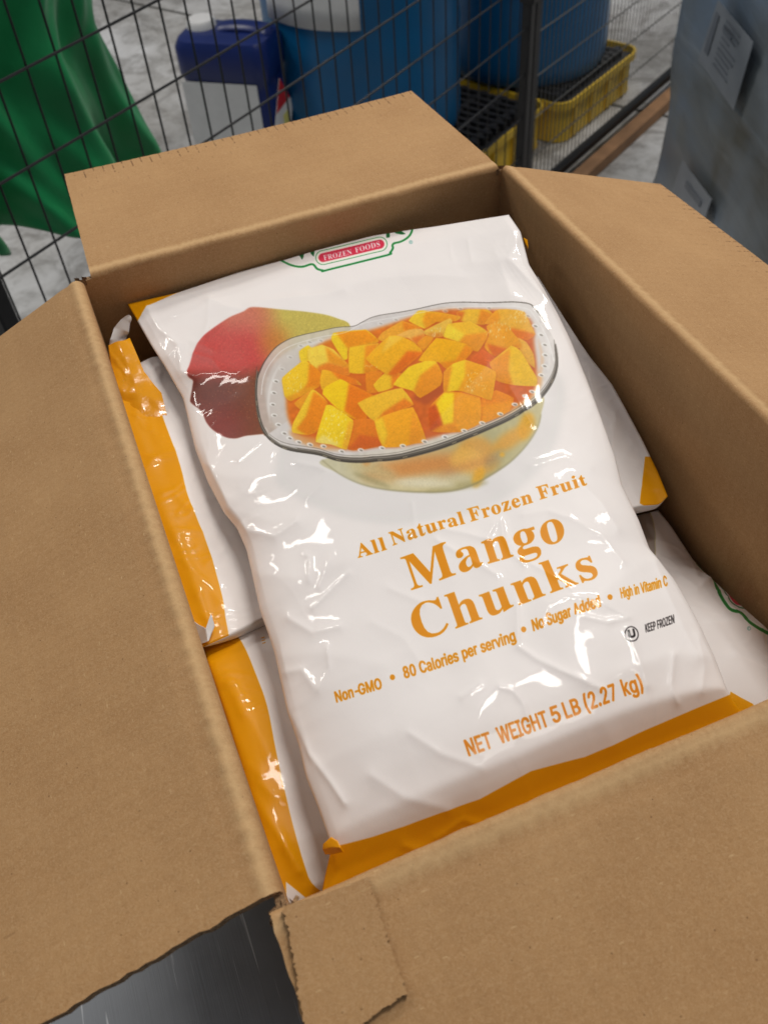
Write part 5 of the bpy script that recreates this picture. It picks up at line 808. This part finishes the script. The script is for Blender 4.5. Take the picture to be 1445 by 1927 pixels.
bag1, M_b1, base1 = bag('large white frozen mango bag lying on top of the others, its front print facing up', art1,
    left=[(600,1712,-.066),(610,1655,-.060),(622,1604,-.052),(620,1580,-.049),(599,1520,-.046),(576,1462,-.044),(562,1400,-.043),(541,1340,-.042),(516,1225,-.042),(490,1150,-.042),(474,1078,-.042),(464,1034,-.042),(446,994,-.042),(422,965,-.042),(392,908,-.042),(368,845,-.042),(357,800,-.042),(345,750,-.04),(312,692,-.038),(285,650,-.036),(260,606,-.032),(240,572,-.03)],
    right=[(1430,1372,-.068),(1398,1345,-.062),(1378,1318,-.054),(1366,1296,-.048),(1345,1239,-.045),(1318,1181,-.043),(1295,1137,-.042),(1269,1092,-.042),(1222,1034,-.041),(1202,980,-.04),(1170,914,-.04),(1157,860,-.04),(1130,784,-.038),(1103,712,-.036),(1072,637,-.032),(1050,592,-.028),(1023,543,-.022),(995,498,-.016),(979,436,-.010),(957,404,-.010)],
    bottom=[(600,1712,-.066),(800,1640,-.064),(1000,1560,-.064),(1200,1468,-.066),(1430,1372,-.068)],
    top=[(240,572,-.03),(333,551,-.0295),(450,512,-.029),(500,498,-.0285),(533,489.5,-.028),(595,471,-.0275),(699,444,-.026),(777,431.5,-.023),(820,426,-.021),(900,413,-.015),(957,404,-.010)],
    bulge=lambda S, T: .020 * (1 - .3 * np.maximum(T - .75, 0) * 4), thick=.018, creases=FC, nS=300, nT=400, tex=(1500, 1100), lumps=(.9, .12), seed=11, pw=(3.0, .72), tp=(13, 7))
bc = [([(222,705),(262,775),(300,835)], 2.6, 14), ([(270,705),(252,800),(270,850)], 2.2, 12), ([(296,960),(350,1050),(415,1135)], 2.6, 16), ([(312,1015),(360,1000),(402,1005)], 2.0, 12), ([(340,1070),(370,1130),(395,1195)], 2.2, 12), ([(350,850),(380,900),(390,960)], 1.8, 14), ([(330,935),(380,975),(428,1016)], 1.6, 6), ([(225,700),(262,740),(255,690)], 2.4, 8), ([(250,745),(285,728),(300,705)], 2.2, 7), ([(275,880),(300,860),(335,850)], 2.6, 9), ([(300,930),(330,925)], 1.6, 6), ([(300,945),(360,1090),(400,1190)], 2.2, 9), ([(270,690),(285,700),(300,690)], 2.6, 7), ([(1105,700),(1120,760),(1150,800)], 2.4, 10), ([(1155,780),(1150,850),(1200,870)], 1.8, 8), ([(1190,835),(1200,845)], 1.6, 5), ([(390,1060),(420,1040),(440,1080)], 1.4, 10)]
art2 = paint_back()
bag2, M_b2, base2 = bag('white mango bag lying sideways in the far half, amber end along the left wall', art2,
    left=[(378,1220,-.052),(334,1089,-.05),(288,954,-.046),(260,876,-.046),(231,786,-.046),(212,724,-.046),(204,670,-.042)],
    right=[(1256,934,-.088),(1236,885,-.088),(1205,822,-.086),(1165,748,-.078),(1150,722,-.074),(1110,672,-.066),(1088,640,-.060),(1040,565,-.050),(1012,520,-.046)],
    bottom=[(378,1220,-.052),(440,1192,-.056),(492,1164,-.062),(700,1102,-.085),(950,1030,-.088),(1130,975,-.082),(1200,952,-.085),(1240,950,-.09),(1256,934,-.088)],
    top=[(204,670,-.042),(250,690,-.05),(285,672,-.05),('w',.08,.435,-.075),('w',.2,.435,-.08),('w',.28,.425,-.07),(1012,520,-.046)],
    bulge=lambda S, T: .004 - .030 * np.sin(math.pi * S) ** 2, thick=.05, creases=bc, nS=220, nT=200, tex=(900, 1100), lumps=(1.1, .8), seed=21)
nc = [([(405,1255),(430,1300),(455,1345)], 2.4, 14), ([(430,1290),(470,1350),(505,1425)], 2.6, 16), ([(452,1400),(475,1465),(525,1505)], 2.4, 14), ([(495,1535),(540,1600),(590,1665)], 2.6, 14), ([(480,1220),(520,1300)], 1.6, 18), ([(400,1290),(440,1285),(455,1310)], 1.6, 6), ([(440,1440),(480,1500),(530,1580),(560,1640)], 2.6, 8), ([(450,1450),(470,1440),(490,1462)], 1.6, 6), ([(1300,1060),(1310,1090),(1340,1100),(1330,1085)], 2.0, 7), ([(1280,1085),(1310,1108),(1335,1090)], 2.2, 6), ([(1380,1235),(1445,1265)], 2.0, 8), ([(1260,1150),(1290,1250),(1370,1320)], 1.6, 14), ([(560,1690),(580,1705)], 1.2, 5)]
art3 = paint_near()
bag3, M_b3, base3 = bag('white mango bag lying sideways in the near half, green badge at the right wall', art3,
    left=[(526,1706,-.074),(504,1604,-.066),(460,1466,-.062),(427,1354,-.060),(396,1264,-.060),(374,1199,-.064)],
    right=[('w',.317,.012,-.145),('w',.318,.05,-.134),(1445,1186,-.124),(1380,1128,-.130),(1327,1079,-.136),(1304,1054,-.138),(1262,990,-.132),(1238,960,-.130)],
    bottom=[(526,1706,-.074),(640,1680,-.085),(900,1580,-.10),(1250,1425,-.105),('w',.27,.01,-.115),('w',.317,.012,-.145)],
    top=[(374,1199,-.064),(440,1180,-.07),(600,1120,-.09),(900,1040,-.11),(1238,960,-.130)],
    bulge=lambda S, T: .014 - .018 * np.sin(math.pi * S) ** 2 + .05 * np.clip((S - .6) / .4, 0, 1) * (1 - S) * 3, thick=.05, creases=nc, nS=220, nT=200, tex=(900, 1100), lumps=(1.1, .7), seed=31)
# loose film bits: curled seal end, folded corners
zc = lambda p, z: pix(p[0], p[1], (0, 0, 1), z)
g = [[zc((207,655), -.040), zc((214,672), -.044), zc((224,690), -.048)], [zc((209,640), -.034), zc((222,640), -.036), zc((240,634), -.038)], [zc((216,618), -.030), zc((228,620), -.031), zc((243,626), -.033)], [zc((230,602), -.026), zc((238,604), -.027), zc((246,610), -.029)], [zc((244,594), -.024), zc((247,596), -.025), zc((249,602), -.026)]]
o = piece(bag2, 'seal_end', g, M_plain); o['label'] = 'white torn-looking end of the seal curling up at the corner'
g = [[zc((205,652), -.036), zc((224,643), -.034), zc((244,634), -.035)], [zc((209,690), -.040), zc((242,690), -.038), zc((272,700), -.043)], [zc((222,735), -.044), zc((258,738), -.044), zc((304,738), -.047)], [zc((238,790), -.052), zc((275,800), -.053), zc((318,795), -.055)]]
piece(bag2, 'amber_fold', g, M_amber)
g = [[zc((608,1588), -.046), zc((622,1576), -.044), zc((634,1584), -.042)], [zc((607,1598), -.048), zc((624,1594), -.044), zc((640,1596), -.041)], [zc((612,1608), -.050), zc((626,1608), -.048), zc((646,1604), -.044)]]
piece(bag1, 'corner_fold', g, M_amber)
g = [[zc((398,1160), -.046), zc((404,1180), -.048)], [zc((388,1185), -.046), zc((392,1208), -.048)], [zc((362,1168), -.050), zc((378,1212), -.052)]]
piece(bag2, 'seal_end', g, M_plain)
g = [[zc((984,448), -.018), zc((990,462), -.02)], [zc((991,452), -.02), zc((993,468), -.022)]]
piece(bag1, 'corner_fold', g, M_amber)
# ================================================================ the hall around the table
FZ = -1.12
# concrete floor
t = NT('concrete'); v = t.coord('Object'); n = t.noise(v, 1.6, 8, .62, .6); n2 = t.noise(v, 7, 8, .65, 1.2); n3 = t.noise(v, 60, 4, .6)
c = t.ramp(n, (.30, L_(128, 124, 118)), (.47, L_(164, 163, 161)), (.66, L_(200, 201, 203)))
c = t.mix(t.math('MULTIPLY', t.ramp(n2, (.45, (0, 0, 0)), (.62, (1, 1, 1))), .65), c, L_(96, 93, 88))
c = t.mix(t.math('MULTIPLY', t.ramp(n3, (.4, (0, 0, 0)), (.7, (1, 1, 1))), .25), c, L_(205, 206, 208))
t.set(Base_Color=c, Roughness=t.ramp(n2, (.3, (.35, .35, .35)), (.7, (.6, .6, .6)))); t.bump(n3, .15, .003); M_floor = t.m
m = MB(); m.grid(np.array([[(x, y, FZ) for x in np.linspace(-8, 12, 21)] for y in np.linspace(-6, 16, 23)])); tag(m.build('floor', [M_floor]), kind='structure')
a_, b_ = pix(300, 17, (0, 0, 1), FZ), pix(394, 37, (0, 0, 1), FZ); d_ = (b_ - a_) / np.linalg.norm(b_ - a_); n_ = np.array([-d_[1], d_[0], 0]) * .004
m = MB(); P_ = [a_ - d_ * 5 - n_, a_ + d_ * 6 - n_, a_ + d_ * 6 + n_, a_ - d_ * 5 + n_]; m.add([p + np.array([0, 0, .004]) for p in P_] + [p - np.array([0, 0, .002]) for p in P_], [(0, 1, 2, 3), (7, 6, 5, 4)] + [(k, (k + 1) % 4, 4 + (k + 1) % 4, 4 + k) for k in range(4)])
tag(m.build('floor_joint', [plain('joint_sealant', (.06, .06, .055), .8)], smooth=False), kind='structure')
# steel table
t = NT('scratched_steel'); v = t.coord('Object')
s1 = t.noise(t.mapping(v, (900, 14, 1), (0, 0, R_(20))), 1, 3, .6); s2 = t.noise(t.mapping(v, (260, 9, 1), (0, 0, R_(8))), 1, 2, .5); cl = t.noise(v, 9, 5, .6)
c = t.ramp(cl, (.3, (.33, .35, .38, 1)), (.7, (.46, .48, .51, 1)))
c = t.mix(t.ramp(s1, (.70, (0, 0, 0)), (.78, (1, 1, 1))), c, (.66, .68, .71, 1)); c = t.mix(t.math('MULTIPLY', t.ramp(s2, (.66, (0, 0, 0)), (.70, (1, 1, 1))), .8), c, (.85, .87, .9, 1))
t.set(Base_Color=c, Metallic=.85, Roughness=t.ramp(cl, (.3, (.42,) * 3), (.7, (.55,) * 3))); t.bump(s1, .2, .0005); M_steel = t.m
M_leg = plain('brushed_steel_leg', (.4, .41, .43), .35, .08, 20, metal=.9)
tz = -DEPTH - .005
tab = empty('steel_table', (0, .15, FZ)); tag(tab, 'scratched stainless steel work table under the cardboard box', 'table')
m = MB(); m.box((-.55, -.42, tz - .035 - FZ), (.47, .45, tz - FZ)); m.build('tabletop', [M_steel], tab, bevel=.006)
for sx in (-.50, .42):
    for sy in (-.37, .40):
        m = MB(); m.tube((sx, sy, .02), (sx, sy, tz - .035 - FZ), .019, 16); m.lathe([(.026, 0), (.026, .012), (.02, .03)], 16, 0, (sx, sy)); m.build('leg', [M_leg], tab)
m = MB(); m.box((-.50, -.37, .24), (.42, .40, .262)); m.build('undershelf', [M_steel], tab, bevel=.004)

# wire fence: two panels meeting at a double post
fd = np.array([.82212, .56932, 0]); fn = np.array([-fd[1], fd[0], 0]); FP = np.array([1.33, 2.1, 0])
M_wire = plain('black_coated_wire', (.018, .018, .02), .42, .3, 60); M_post = plain('black_powder_coat', (.012, .012, .013), .45, .3, 30, .1)
M_wire2 = plain('grey_coated_wire', (.10, .10, .095), .45, .3, 60)
TOPZ = .36
def wire_mesh(name, L, r, mat):
    m = MB(); m.tube((0, 0, 0), (0, 0, L), r, 8); return m.mesh(name, [mat])
def panel(label, base, ang, s0, s1, first, step, zs, r, mat, posts):
    root = empty('wire_fence_panel', (base[0], base[1], FZ), ang); tag(root, label, 'fence', 'black wire fence panels')
    H = TOPZ - FZ
    vm = wire_mesh('wire', H - .10, r, mat); s = first
    while s < s1 - .015:
        if s > s0 + .015: link('wire', vm, root, (s, r, .07))
        s += step
    hm = wire_mesh('wire', s1 - s0, r * 1.25, mat)
    for z in zs:
        o = link('wire', hm, root, (s0, -r * 1.2, z - FZ)); o.rotation_euler = (0, math.pi / 2, 0)
    for z in (.05, H - .02):
        m = MB(); m.box((s0, -.0125, z - .0125), (s1, .0125, z + .0125)); m.build('rail', [M_post], root, bevel=.002)
    for p in posts:
        m = MB(); m.box((p - .0135, -.0135, 0), (p + .0135, .0135, H + .03)); m.build('post', [M_post], root, bevel=.003)
    return root
A = FP + fd * 0
zs = [-.351 + .1135 * k for k in range(-6, 7)]
pa = panel('long black wire fence panel running from behind the box to the double post', A, math.atan2(fd[1], fd[0]), -1.775, -.143, -1.752, .0505, zs, .0017, M_wire, (-1.775, -.143))
B = FP + fd * -.110
end = np.array([2.037, 2.521]); d2 = end - B[:2]; L2 = float(np.linalg.norm(d2)); a2 = math.atan2(d2[1], d2[0])
pb = panel('fine-meshed wire fence panel beyond the double post, its bottom rail on the floor', B, a2, 0.0, L2 + .5, .02, .0235, [-.95 + .1135 * k for k in range(0, 11)], .0016, M_wire2, (0.0, L2 + .5))
m = MB(); m.box((-.16, -.02, .60), (-.095, .02, .64)); m.box((-.14, -.026, .61), (-.115, .026, .63)); m.build('post_clamp', [M_post], pa, bevel=.003)
# timber batten on the floor along the rail
M_wood = plain('weathered_wood', L_(150, 112, 78), .7, .25, 14, .3)
u2 = d2 / L2; n2_ = np.array([u2[1], -u2[0]])
pw = B[:2] + u2 * .62 + n2_ * .055
bt = empty('timber_batten', (pw[0], pw[1], FZ), a2)
m = MB(); m.box((-.62, -.022, 0), (.62, .022, .04)); bt2 = m.build('timber_batten', [M_wood], None, bevel=.003)
bpy.data.objects.remove(bt); bt2.location = (pw[0], pw[1], FZ); bt2.rotation_euler = (0, 0, a2); bt2.name = 'timber_batten'; tag(bt2, 'brown timber batten lying on the floor beside the fence rail', 'timber')

# green cloth behind the fence
t = NT('green_cloth'); v = t.coord('Object'); n = t.noise(v, 6, 4)
t.set(Base_Color=t.ramp(n, (.3, L_(0, 128, 70)), (.7, L_(0, 152, 86))), Roughness=.55, Sheen_Weight=.2); t.bump(t.noise(v, 40, 3), .25, .004); M_green = t.m
off = float(fn @ FP) + .16
def onf(p): X = pix(p[0], p[1], fn, off); return float((X - FP) @ fd), X[2]
edge_r = [onf(p) for p in [(222,-120),(230,-40),(236,0),(241,50),(256,90),(270,120),(291,160),(312,205),(328,245),(342,278),(355,330),(352,400),(342,470)]]
ez = np.array([e[1] for e in edge_r])[::-1]; es = np.array([e[0] for e in edge_r])[::-1]
(sA, zA), (sB, zB) = onf((0, 500)), onf((140, 462)); ztop = TOPZ - .02
ns, nz = 160, 120; P = np.zeros((nz, ns, 3))
for i in range(nz):
    k = i / (nz - 1)
    for j in range(ns):
        q = j / (ns - 1)
        zz0 = .015 + zA + (zB - zA) * (-2.25 + (float(np.interp(zB, ez, es)) + 2.25) * q - sA) / (sB - sA) + .006 * math.sin(q * 37) + .006 * math.sin(q * 71 + 1) + (.03 if abs(q - .62) < .012 else 0)
        z = zz0 + (ztop - zz0) * k
        sr = float(np.interp(z, ez, es)); sl = -2.25 - .1 * (1 - k)
        s = sl + (sr - sl) * q
        fold = .030 * math.sin(q * 26 + 2.2 * (1 - k)) * (.35 + .65 * (1 - k)) + .018 * math.sin(q * 55 + 3 * k + 1) + .012 * math.sin(q * 14 - 5 * k)
        fold += .006 * math.sin(q * 120 + 9 * math.sin(6 * k)) * (1 - k) + .008 * math.sin(q * 40 + 22 * k) * math.sin(k * 9)
        fold += .03 * math.exp(-((q - .45 - .25 * (1 - k)) / .02) ** 2) - .02 * math.exp(-((q - .40 - .25 * (1 - k)) / .02) ** 2)
        P[i, j] = FP + fd * s + fn * (.16 + .05 + fold) + np.array([0, 0, z])
m = MB(); m.grid(P); o = m.build('green_cloth', [M_green], None, angle=180); sd = o.modifiers.new('thickness', 'SOLIDIFY'); sd.thickness = .002
tag(o, 'glossy green cloth hanging in loose folds behind the wire fence', 'cloth')

# drum decks, drums, jerrycan
M_yel = plain('yellow_polyethylene', L_(226, 188, 52), .45, .12, 5, .1); M_grate = plain('black_polyethylene', (.022, .022, .024), .5, .3, 10, .1)
M_drum = plain('blue_polyethylene', L_(8, 96, 148), .38, .10, 3, .05); M_paper = plain('white_label_paper', (.72, .72, .72), .6, .05, 30)
M_navy = plain('navy_polyethylene', L_(16, 36, 98), .33, .12, 6, .05)
da = math.atan2(2.606 - 2.361, 1.973 - 1.559)
DZ = .14
def deck(label, corner, ang, la, lb):
    root = empty('spill_deck', (corner[0], corner[1], FZ), ang); tag(root, label, 'spill deck', 'yellow drum decks with black grates')
    r = .05; pts = []
    for (cx, cy, a0) in ((r, r, math.pi), (la - r, r, 1.5 * math.pi), (la - r, lb - r, 0), (r, lb - r, .5 * math.pi)):
        for k in range(7): pts.append((cx + r * math.cos(a0 + k * math.pi / 12), cy + r * math.sin(a0 + k * math.pi / 12)))
    n = len(pts); cx, cy = la / 2, lb / 2; m = MB(); prof = [(0, .004), (-.004, .03), (-.004, .105), (.010, .112), (.010, DZ - .004), (.002, DZ - .004), (0, DZ - .034)]
    V = []; 
    for o_, z in prof:
        for x, y in pts:
            d = np.array([x - cx, y - cy]); l = np.linalg.norm(d); V.append((x + d[0] / l * o_, y + d[1] / l * o_, z))
    f = [(i * n + k, i * n + (k + 1) % n, (i + 1) * n + (k + 1) % n, (i + 1) * n + k) for i in range(len(prof) - 1) for k in range(n)]
    m.add(V, f + [tuple(range(n))[::-1], tuple(range((len(prof) - 1) * n, len(prof) * n))]); m.build('tub', [M_yel], root, angle=50)
    rm = MB(); rm.box((-.012, -.006, .01), (.012, .004, .104)); rme = rm.mesh('rib', [M_yel])
    m = MB(); m.box((.01, .01, DZ - .03), (la - .01, lb - .01, DZ - .022)); m.build('grate_tray', [M_grate], root)
    for k in range(int(la / .11)): link('rib', rme, root, (.08 + .11 * k, 0, 0))
    k = 0; bm_ = MB(); bm_.box((-.007, .03, DZ - .018), (.007, lb - .03, DZ + .002)); bme = bm_.mesh('grate_bar', [M_grate])
    for x in np.arange(.04, la - .03, .036): link('grate_bar', bme, root, (x, 0, 0))
    b2 = MB(); b2.box((.03, -.010, DZ - .02), (la - .03, .010, DZ - .001)); b2e = b2.mesh('grate_bar', [M_grate])
    for y in np.arange(.06, lb - .03, .075): link('grate_bar', b2e, root, (0, y, 0))
    return root
deck('yellow spill deck with black grate right of the fence post, a blue drum on it', (1.545, 2.353), da, .50, .66)
ca, sa = math.cos(da), math.sin(da)
deck('yellow spill deck left of the fence post, partly hidden by the box flap', (1.508 - .6 * ca, 2.400 - .6 * sa), da, .595, .60)
def drum(label, c, r, h, rot=0.0):
    z0 = FZ + DZ + .002
    root = empty('plastic_drum', (c[0], c[1], z0), rot); tag(root, label, 'drum', 'blue plastic drums')
    m = MB(); pr = [(0, .002), (r - .03, .002), (r - .012, .006), (r - .004, .02), (r, .05)]
    for k in range(1, 24):
        z = .05 + (h - .1) * k / 24; q = .006 * math.exp(-((z - h * .36) / .012) ** 2) + .006 * math.exp(-((z - h * .66) / .012) ** 2); pr.append((r - .004 * math.sin(3.14 * k / 24) + q, z))
    pr += [(r, h - .05), (r - .006, h - .035), (r - .006, h - .02), (r + .004, h - .018), (r + .004, h - .002), (r - .012, h), (r - .016, h - .015), (0, h - .02)]
    m.lathe(pr, 72); m.build('barrel_body', [M_drum], root, angle=35)
    for k in (0, 1):
        m = MB(); m.lathe([(0, h + .006), (.026, h + .006), (.03, h), (.03, h - .018)], 24, 0, (r * .55 * (1 if k else -1), 0)); m.build('bung', [M_grate], root)
    return root
D1c = (.955, 2.535); D2c = (1.60, 2.73)
d1 = drum('large blue plastic drum with a white label, nearest behind the fence', D1c, .285, .86)
drum('blue plastic drum farther back behind the fence post', D2c, .27, .86)
# label wrapped on the near drum
def cyl(p, c, r):
    d = ray(p); a = d[0] ** 2 + d[1] ** 2; ox, oy = CAM[0] - c[0], CAM[1] - c[1]; b = 2 * (d[0] * ox + d[1] * oy); cc = ox * ox + oy * oy - r * r
    q = b * b - 4 * a * cc; s = (-b - math.sqrt(max(q, 0))) / (2 * a); X = CAM + d * s; return math.atan2(X[1] - c[1], X[0] - c[0]), X[2]
a1, z1 = cyl((679, 58), D1c, .288); a0, z0 = cyl((552, 34), D1c, .288)
a0 = a1 - .95 if a0 > a1 else a0
m = MB(); P = np.array([[(.2875 * math.cos(a), .2875 * math.sin(a), z - (FZ + DZ + .002)) for a in np.linspace(a1 - 1.05, a1, 24)] for z in np.linspace(z1, z1 + .26, 6)])
m.grid(P); o = m.build('label', [M_paper], d1); sd = o.modifiers.new('thickness', 'SOLIDIFY'); sd.thickness = .0012
# jerrycan
jx, jy, jt = .515, 2.445, FZ
jr = empty('jerrycan', (.595, 2.315, FZ)); pL, pC, pR = np.array([.392, 2.475]), np.array([.598, 2.318]), np.array([.69, 2.445])
ja = math.atan2(pC[1] - pL[1], pC[0] - pL[0]); jw = float(np.linalg.norm(pC - pL)); jd = .165; jh = .435
jr.location = (pL[0], pL[1], FZ); jr.rotation_euler = (0, 0, ja); tag(jr, 'dark blue plastic jerrycan with a pale front label, standing left of the near drum', 'jerrycan')
def rrect(x0, x1, y0, y1, r, z, n=6):
    o = []
    for cx, cy, a in ((x0 + r, y0 + r, math.pi), (x1 - r, y0 + r, 1.5 * math.pi), (x1 - r, y1 - r, 0), (x0 + r, y1 - r, .5 * math.pi)):
        for k in range(n): o.append((cx + r * math.cos(a + k * math.pi / 2 / (n - 1)), cy + r * math.sin(a + k * math.pi / 2 / (n - 1)), z))
    return o
def loft(rings, m, capb=True, capt=True, mi=0):
    n = len(rings[0]); V = [p for r in rings for p in r]
    f = [(i * n + k, i * n + (k + 1) % n, (i + 1) * n + (k + 1) % n, (i + 1) * n + k) for i in range(len(rings) - 1) for k in range(n)]
    if capb: f.append(tuple(range(n))[::-1])
    if capt: f.append(tuple(range((len(rings) - 1) * n, len(rings) * n)))
    m.add(V, f, None, mi)
def zs_(m): m.v = [(x, y, z * 1.42 if z < .31 else z + .127) for x, y, z in m.v]
m = MB(); loft([rrect(.006, jw - .006, .006, jd - .006, .03, .0), rrect(0, jw, 0, jd, .035, .012), rrect(0, jw, 0, jd, .035, .26), rrect(.004, jw - .004, .004, jd - .004, .034, .275), rrect(.004, jw - .004, .004, jd - .004, .034, .29), rrect(-.004, jw + .004, -.004, jd + .004, .04, .302), rrect(-.004, jw + .004, -.004, jd + .004, .04, .37), rrect(.004, jw - .004, .004, jd - .004, .045, .388), rrect(.03, jw - .03, .03, jd - .03, .04, .398)], m); zs_(m)
m.build('body', [M_navy], jr, angle=35)
m = MB(); hx0, hx1 = .10, jw - .012
P = []
for k in range(13):
    a = math.pi * k / 12; P.append((hx0 + (hx1 - hx0) * (1 - math.cos(a)) / 2, jd * .55, (.375 + .028 * math.sin(a) ** .5)))
rings = []
for k, p in enumerate(P):
    d = Vector(P[min(k + 1, 12)]) - Vector(P[max(k - 1, 0)]); d.normalize(); u = Vector((0, 1, 0)); v_ = d.cross(u)
    rings.append([tuple(Vector(p) + u * (.030 * math.cos(q * math.pi / 5)) + v_ * (.014 * math.sin(q * math.pi / 5))) for q in range(10)])
loft(rings, m); zs_(m); m.build('handle', [M_navy], jr)
m = MB(); m.lathe([(.040, .385), (.040, .412), (.035, .418), (0, .418)], 24, 0, (.056, jd * .55)); zs_(m); m.build('cap', [M_paper], jr)
m = MB(); m.box((.010, -.0025, .02), (jw - .03, -.0008, .292)); zs_(m); m.build('label', [M_paper], jr)
M_red = plain('red_print', L_(196, 40, 44), .5, .1, 30); M_lem = plain('pale_yellow_print', L_(222, 216, 120), .5, .1, 30)
def dia(cy, cz, r, name, mat, x):
    m = MB(); V = [(x, cy - r * .75, cz), (x, cy, cz - r), (x, cy + r * .75, cz), (x, cy, cz + r)]; V2 = [(a - .001, b, c) for a, b, c in V]
    m.add(V + V2, [(0, 1, 2, 3), (7, 6, 5, 4)] + [(k, (k + 1) % 4, 4 + (k + 1) % 4, 4 + k) for k in range(4)]); return m.build(name, [mat], jr, smooth=False)
dia(.085, .30, .10, 'hazard_label', M_paper, jw + .0022)
m = MB(); V = [(jw + .003, .085, .40), (jw + .003, .085 - .055, .325), (jw + .003, .085 + .055, .325)]; m.add(V + [(a - .0004, b, c) for a, b, c in V], [(0, 1, 2), (5, 4, 3), (0, 3, 4, 1), (1, 4, 5, 2), (2, 5, 3, 0)]); m.build('hazard_label', [M_red], jr, smooth=False)
m = MB(); m.box((jw + .0023, .075, .265), (jw + .0032, .12, .30)); m.build('hazard_label', [M_lem], jr)

# film-wrapped pallet load at the right
ld = np.array([-.255, .967]); 
dd = ray((566, -964)); ld = dd[:2] / np.linalg.norm(dd[:2]); lnr = np.array([-ld[1], ld[0]])  # face normal, to the left
def atd(p, D): d = ray(p); d = d / np.linalg.norm(d[:2]); return CAM + d * D
E0 = atd((1262, 110), 2.45)[:2]
la_ = math.atan2(-ld[1], -ld[0])          # local x runs towards the viewer
lroot = empty('wrapped_pallet_load', (E0[0], E0[1], FZ), la_); tag(lroot, 'tall grey-blue pallet load wound in translucent stretch film at the right', 'pallet load')
t = NT('stretch_film'); v = t.coord('Object')
w1 = t.noise(t.mapping(v, (1.4, 1.4, 9), (R_(10), R_(42), 0)), 1, 5, .55, .8); w2 = t.noise(v, 3.2, 4, .5, .4); w3 = t.noise(t.mapping(v, (2, 2, 9), (0, R_(40), 0)), 1, 3, .5, .8)
c = t.ramp(w2, (.30, L_(104, 104, 98)), (.48, L_(124, 133, 141)), (.66, L_(124, 146, 172)))
c = t.mix(t.math('MULTIPLY', t.ramp(w1, (.46, (0, 0, 0)), (.70, (1, 1, 1))), .6), c, L_(150, 158, 166))
c = t.mix(t.math('MULTIPLY', t.ramp(w3, (.55, (0, 0, 0)), (.7, (1, 1, 1))), .25), c, L_(170, 176, 180))
t.set(Base_Color=c, Roughness=.42, Coat_Weight=.25, Coat_Roughness=.2); b = t.bump(w3, .3, .012); t.bump(w1, .4, .02, b); M_wrap = t.m
lx, ly, lh = 1.25, .95, 1.36; rings = []
for k in range(41):
    z = .13 + lh * k / 40; q = .012 * math.sin(k * 1.1) + .01 * math.sin(k * .37)
    fl_ = .07 * max(0, (.55 - z) / .55) ** 1.5
    base_ = rrect(-fl_ + .5 * q, lx - .4 * q, 0, ly, .05, z, 8); ring = []
    for (x, y, zz) in base_: ring.append((x + .006 * math.sin(9 * y + 5 * zz), y + .010 * math.sin(7 * x + 9 * zz) + .006 * math.sin(19 * x - 14 * zz), zz))
    rings.append(ring)
m = MB(); loft(rings, m); m.build('film_wrapped_goods', [M_wrap], lroot, angle=60)
M_pale = plain('paper_behind_film', L_(146, 152, 160), .35, .08, 12); M_grey = plain('grey_print', L_(118, 124, 133), .4, .1, 30)
face_d = float(lnr @ E0)
def onl(p, o=.016):
    X = pix(p[0], p[1], (lnr[0], lnr[1], 0), face_d + o); return X
lm = Matrix.Translation(lroot.location) @ Matrix.Rotation(la_, 4, 'Z')
sgn = 1 if (lm.inverted() @ Vector((*(E0 + lnr), 0))).y > 0 else -1
def sheet(quad, mat, name, off):
    m = MB(); V = [lmi @ Vector(onl(p, off)) for p in quad]; n = len(V); W = [v_ - Vector((0, .0012 * sgn, 0)) for v_ in V]
    m.add(V + W, [tuple(range(n)), tuple(range(n, 2 * n))[::-1]] + [(k, (k + 1) % n, n + (k + 1) % n, n + k) for k in range(n)]); return m.build(name, [mat], lroot, smooth=False)
lmi = lm.inverted()
sheet([(1350,0),(1416,80),(1379,208),(1313,112)], M_pale, 'paper_label', .020)
sheet([(1346,22),(1352,30),(1330,105),(1323,96)], M_grey, 'label_print', .0225)
sheet([(1361,45),(1377,65),(1373,76),(1358,55)], M_grey, 'label_print', .0225)
sheet([(1283,303),(1338,375),(1318,432),(1262,362)], M_pale, 'paper_label', .020)
sheet([(1290,340),(1318,378),(1315,390),(1287,352)], M_grey, 'label_print', .0225)
for k in range(9):
    f = .12 + .085 * k; a = np.array([1350, 0]) * (1 - f) + np.array([1313, 112]) * f; b = np.array([1416, 80]) * (1 - f) + np.array([1379, 208]) * f
    e = .30 + .5 * random.random(); g0 = a + (b - a) * .30; g1 = a + (b - a) * (.34 + .55 * e); w_ = np.array([-.8, 2.4]) * (1.6 if k in (1, 5) else 1)
    sheet([tuple(g0), tuple(g1), tuple(g1 + w_), tuple(g0 + w_)], M_grey, 'label_print', .0225)
# wooden pallet under the load
for k, y in enumerate((.0, ly / 2 - .05, ly - .10)):
    m = MB(); m.box((.0, y, 0), (lx, y + .10, .022)); m.build('pallet_board', [M_wood], lroot, bevel=.002)
    for x in (.0, lx / 2 - .05, lx - .1):
        m = MB(); m.box((x, y, .022), (x + .1, y + .1, .105)); m.build('pallet_block', [M_wood], lroot, bevel=.002)
for x in np.arange(0, lx - .05, .14):
    m = MB(); m.box((x, 0, .105), (x + .10, ly, .127)); m.build('pallet_board', [M_wood], lroot, bevel=.002)
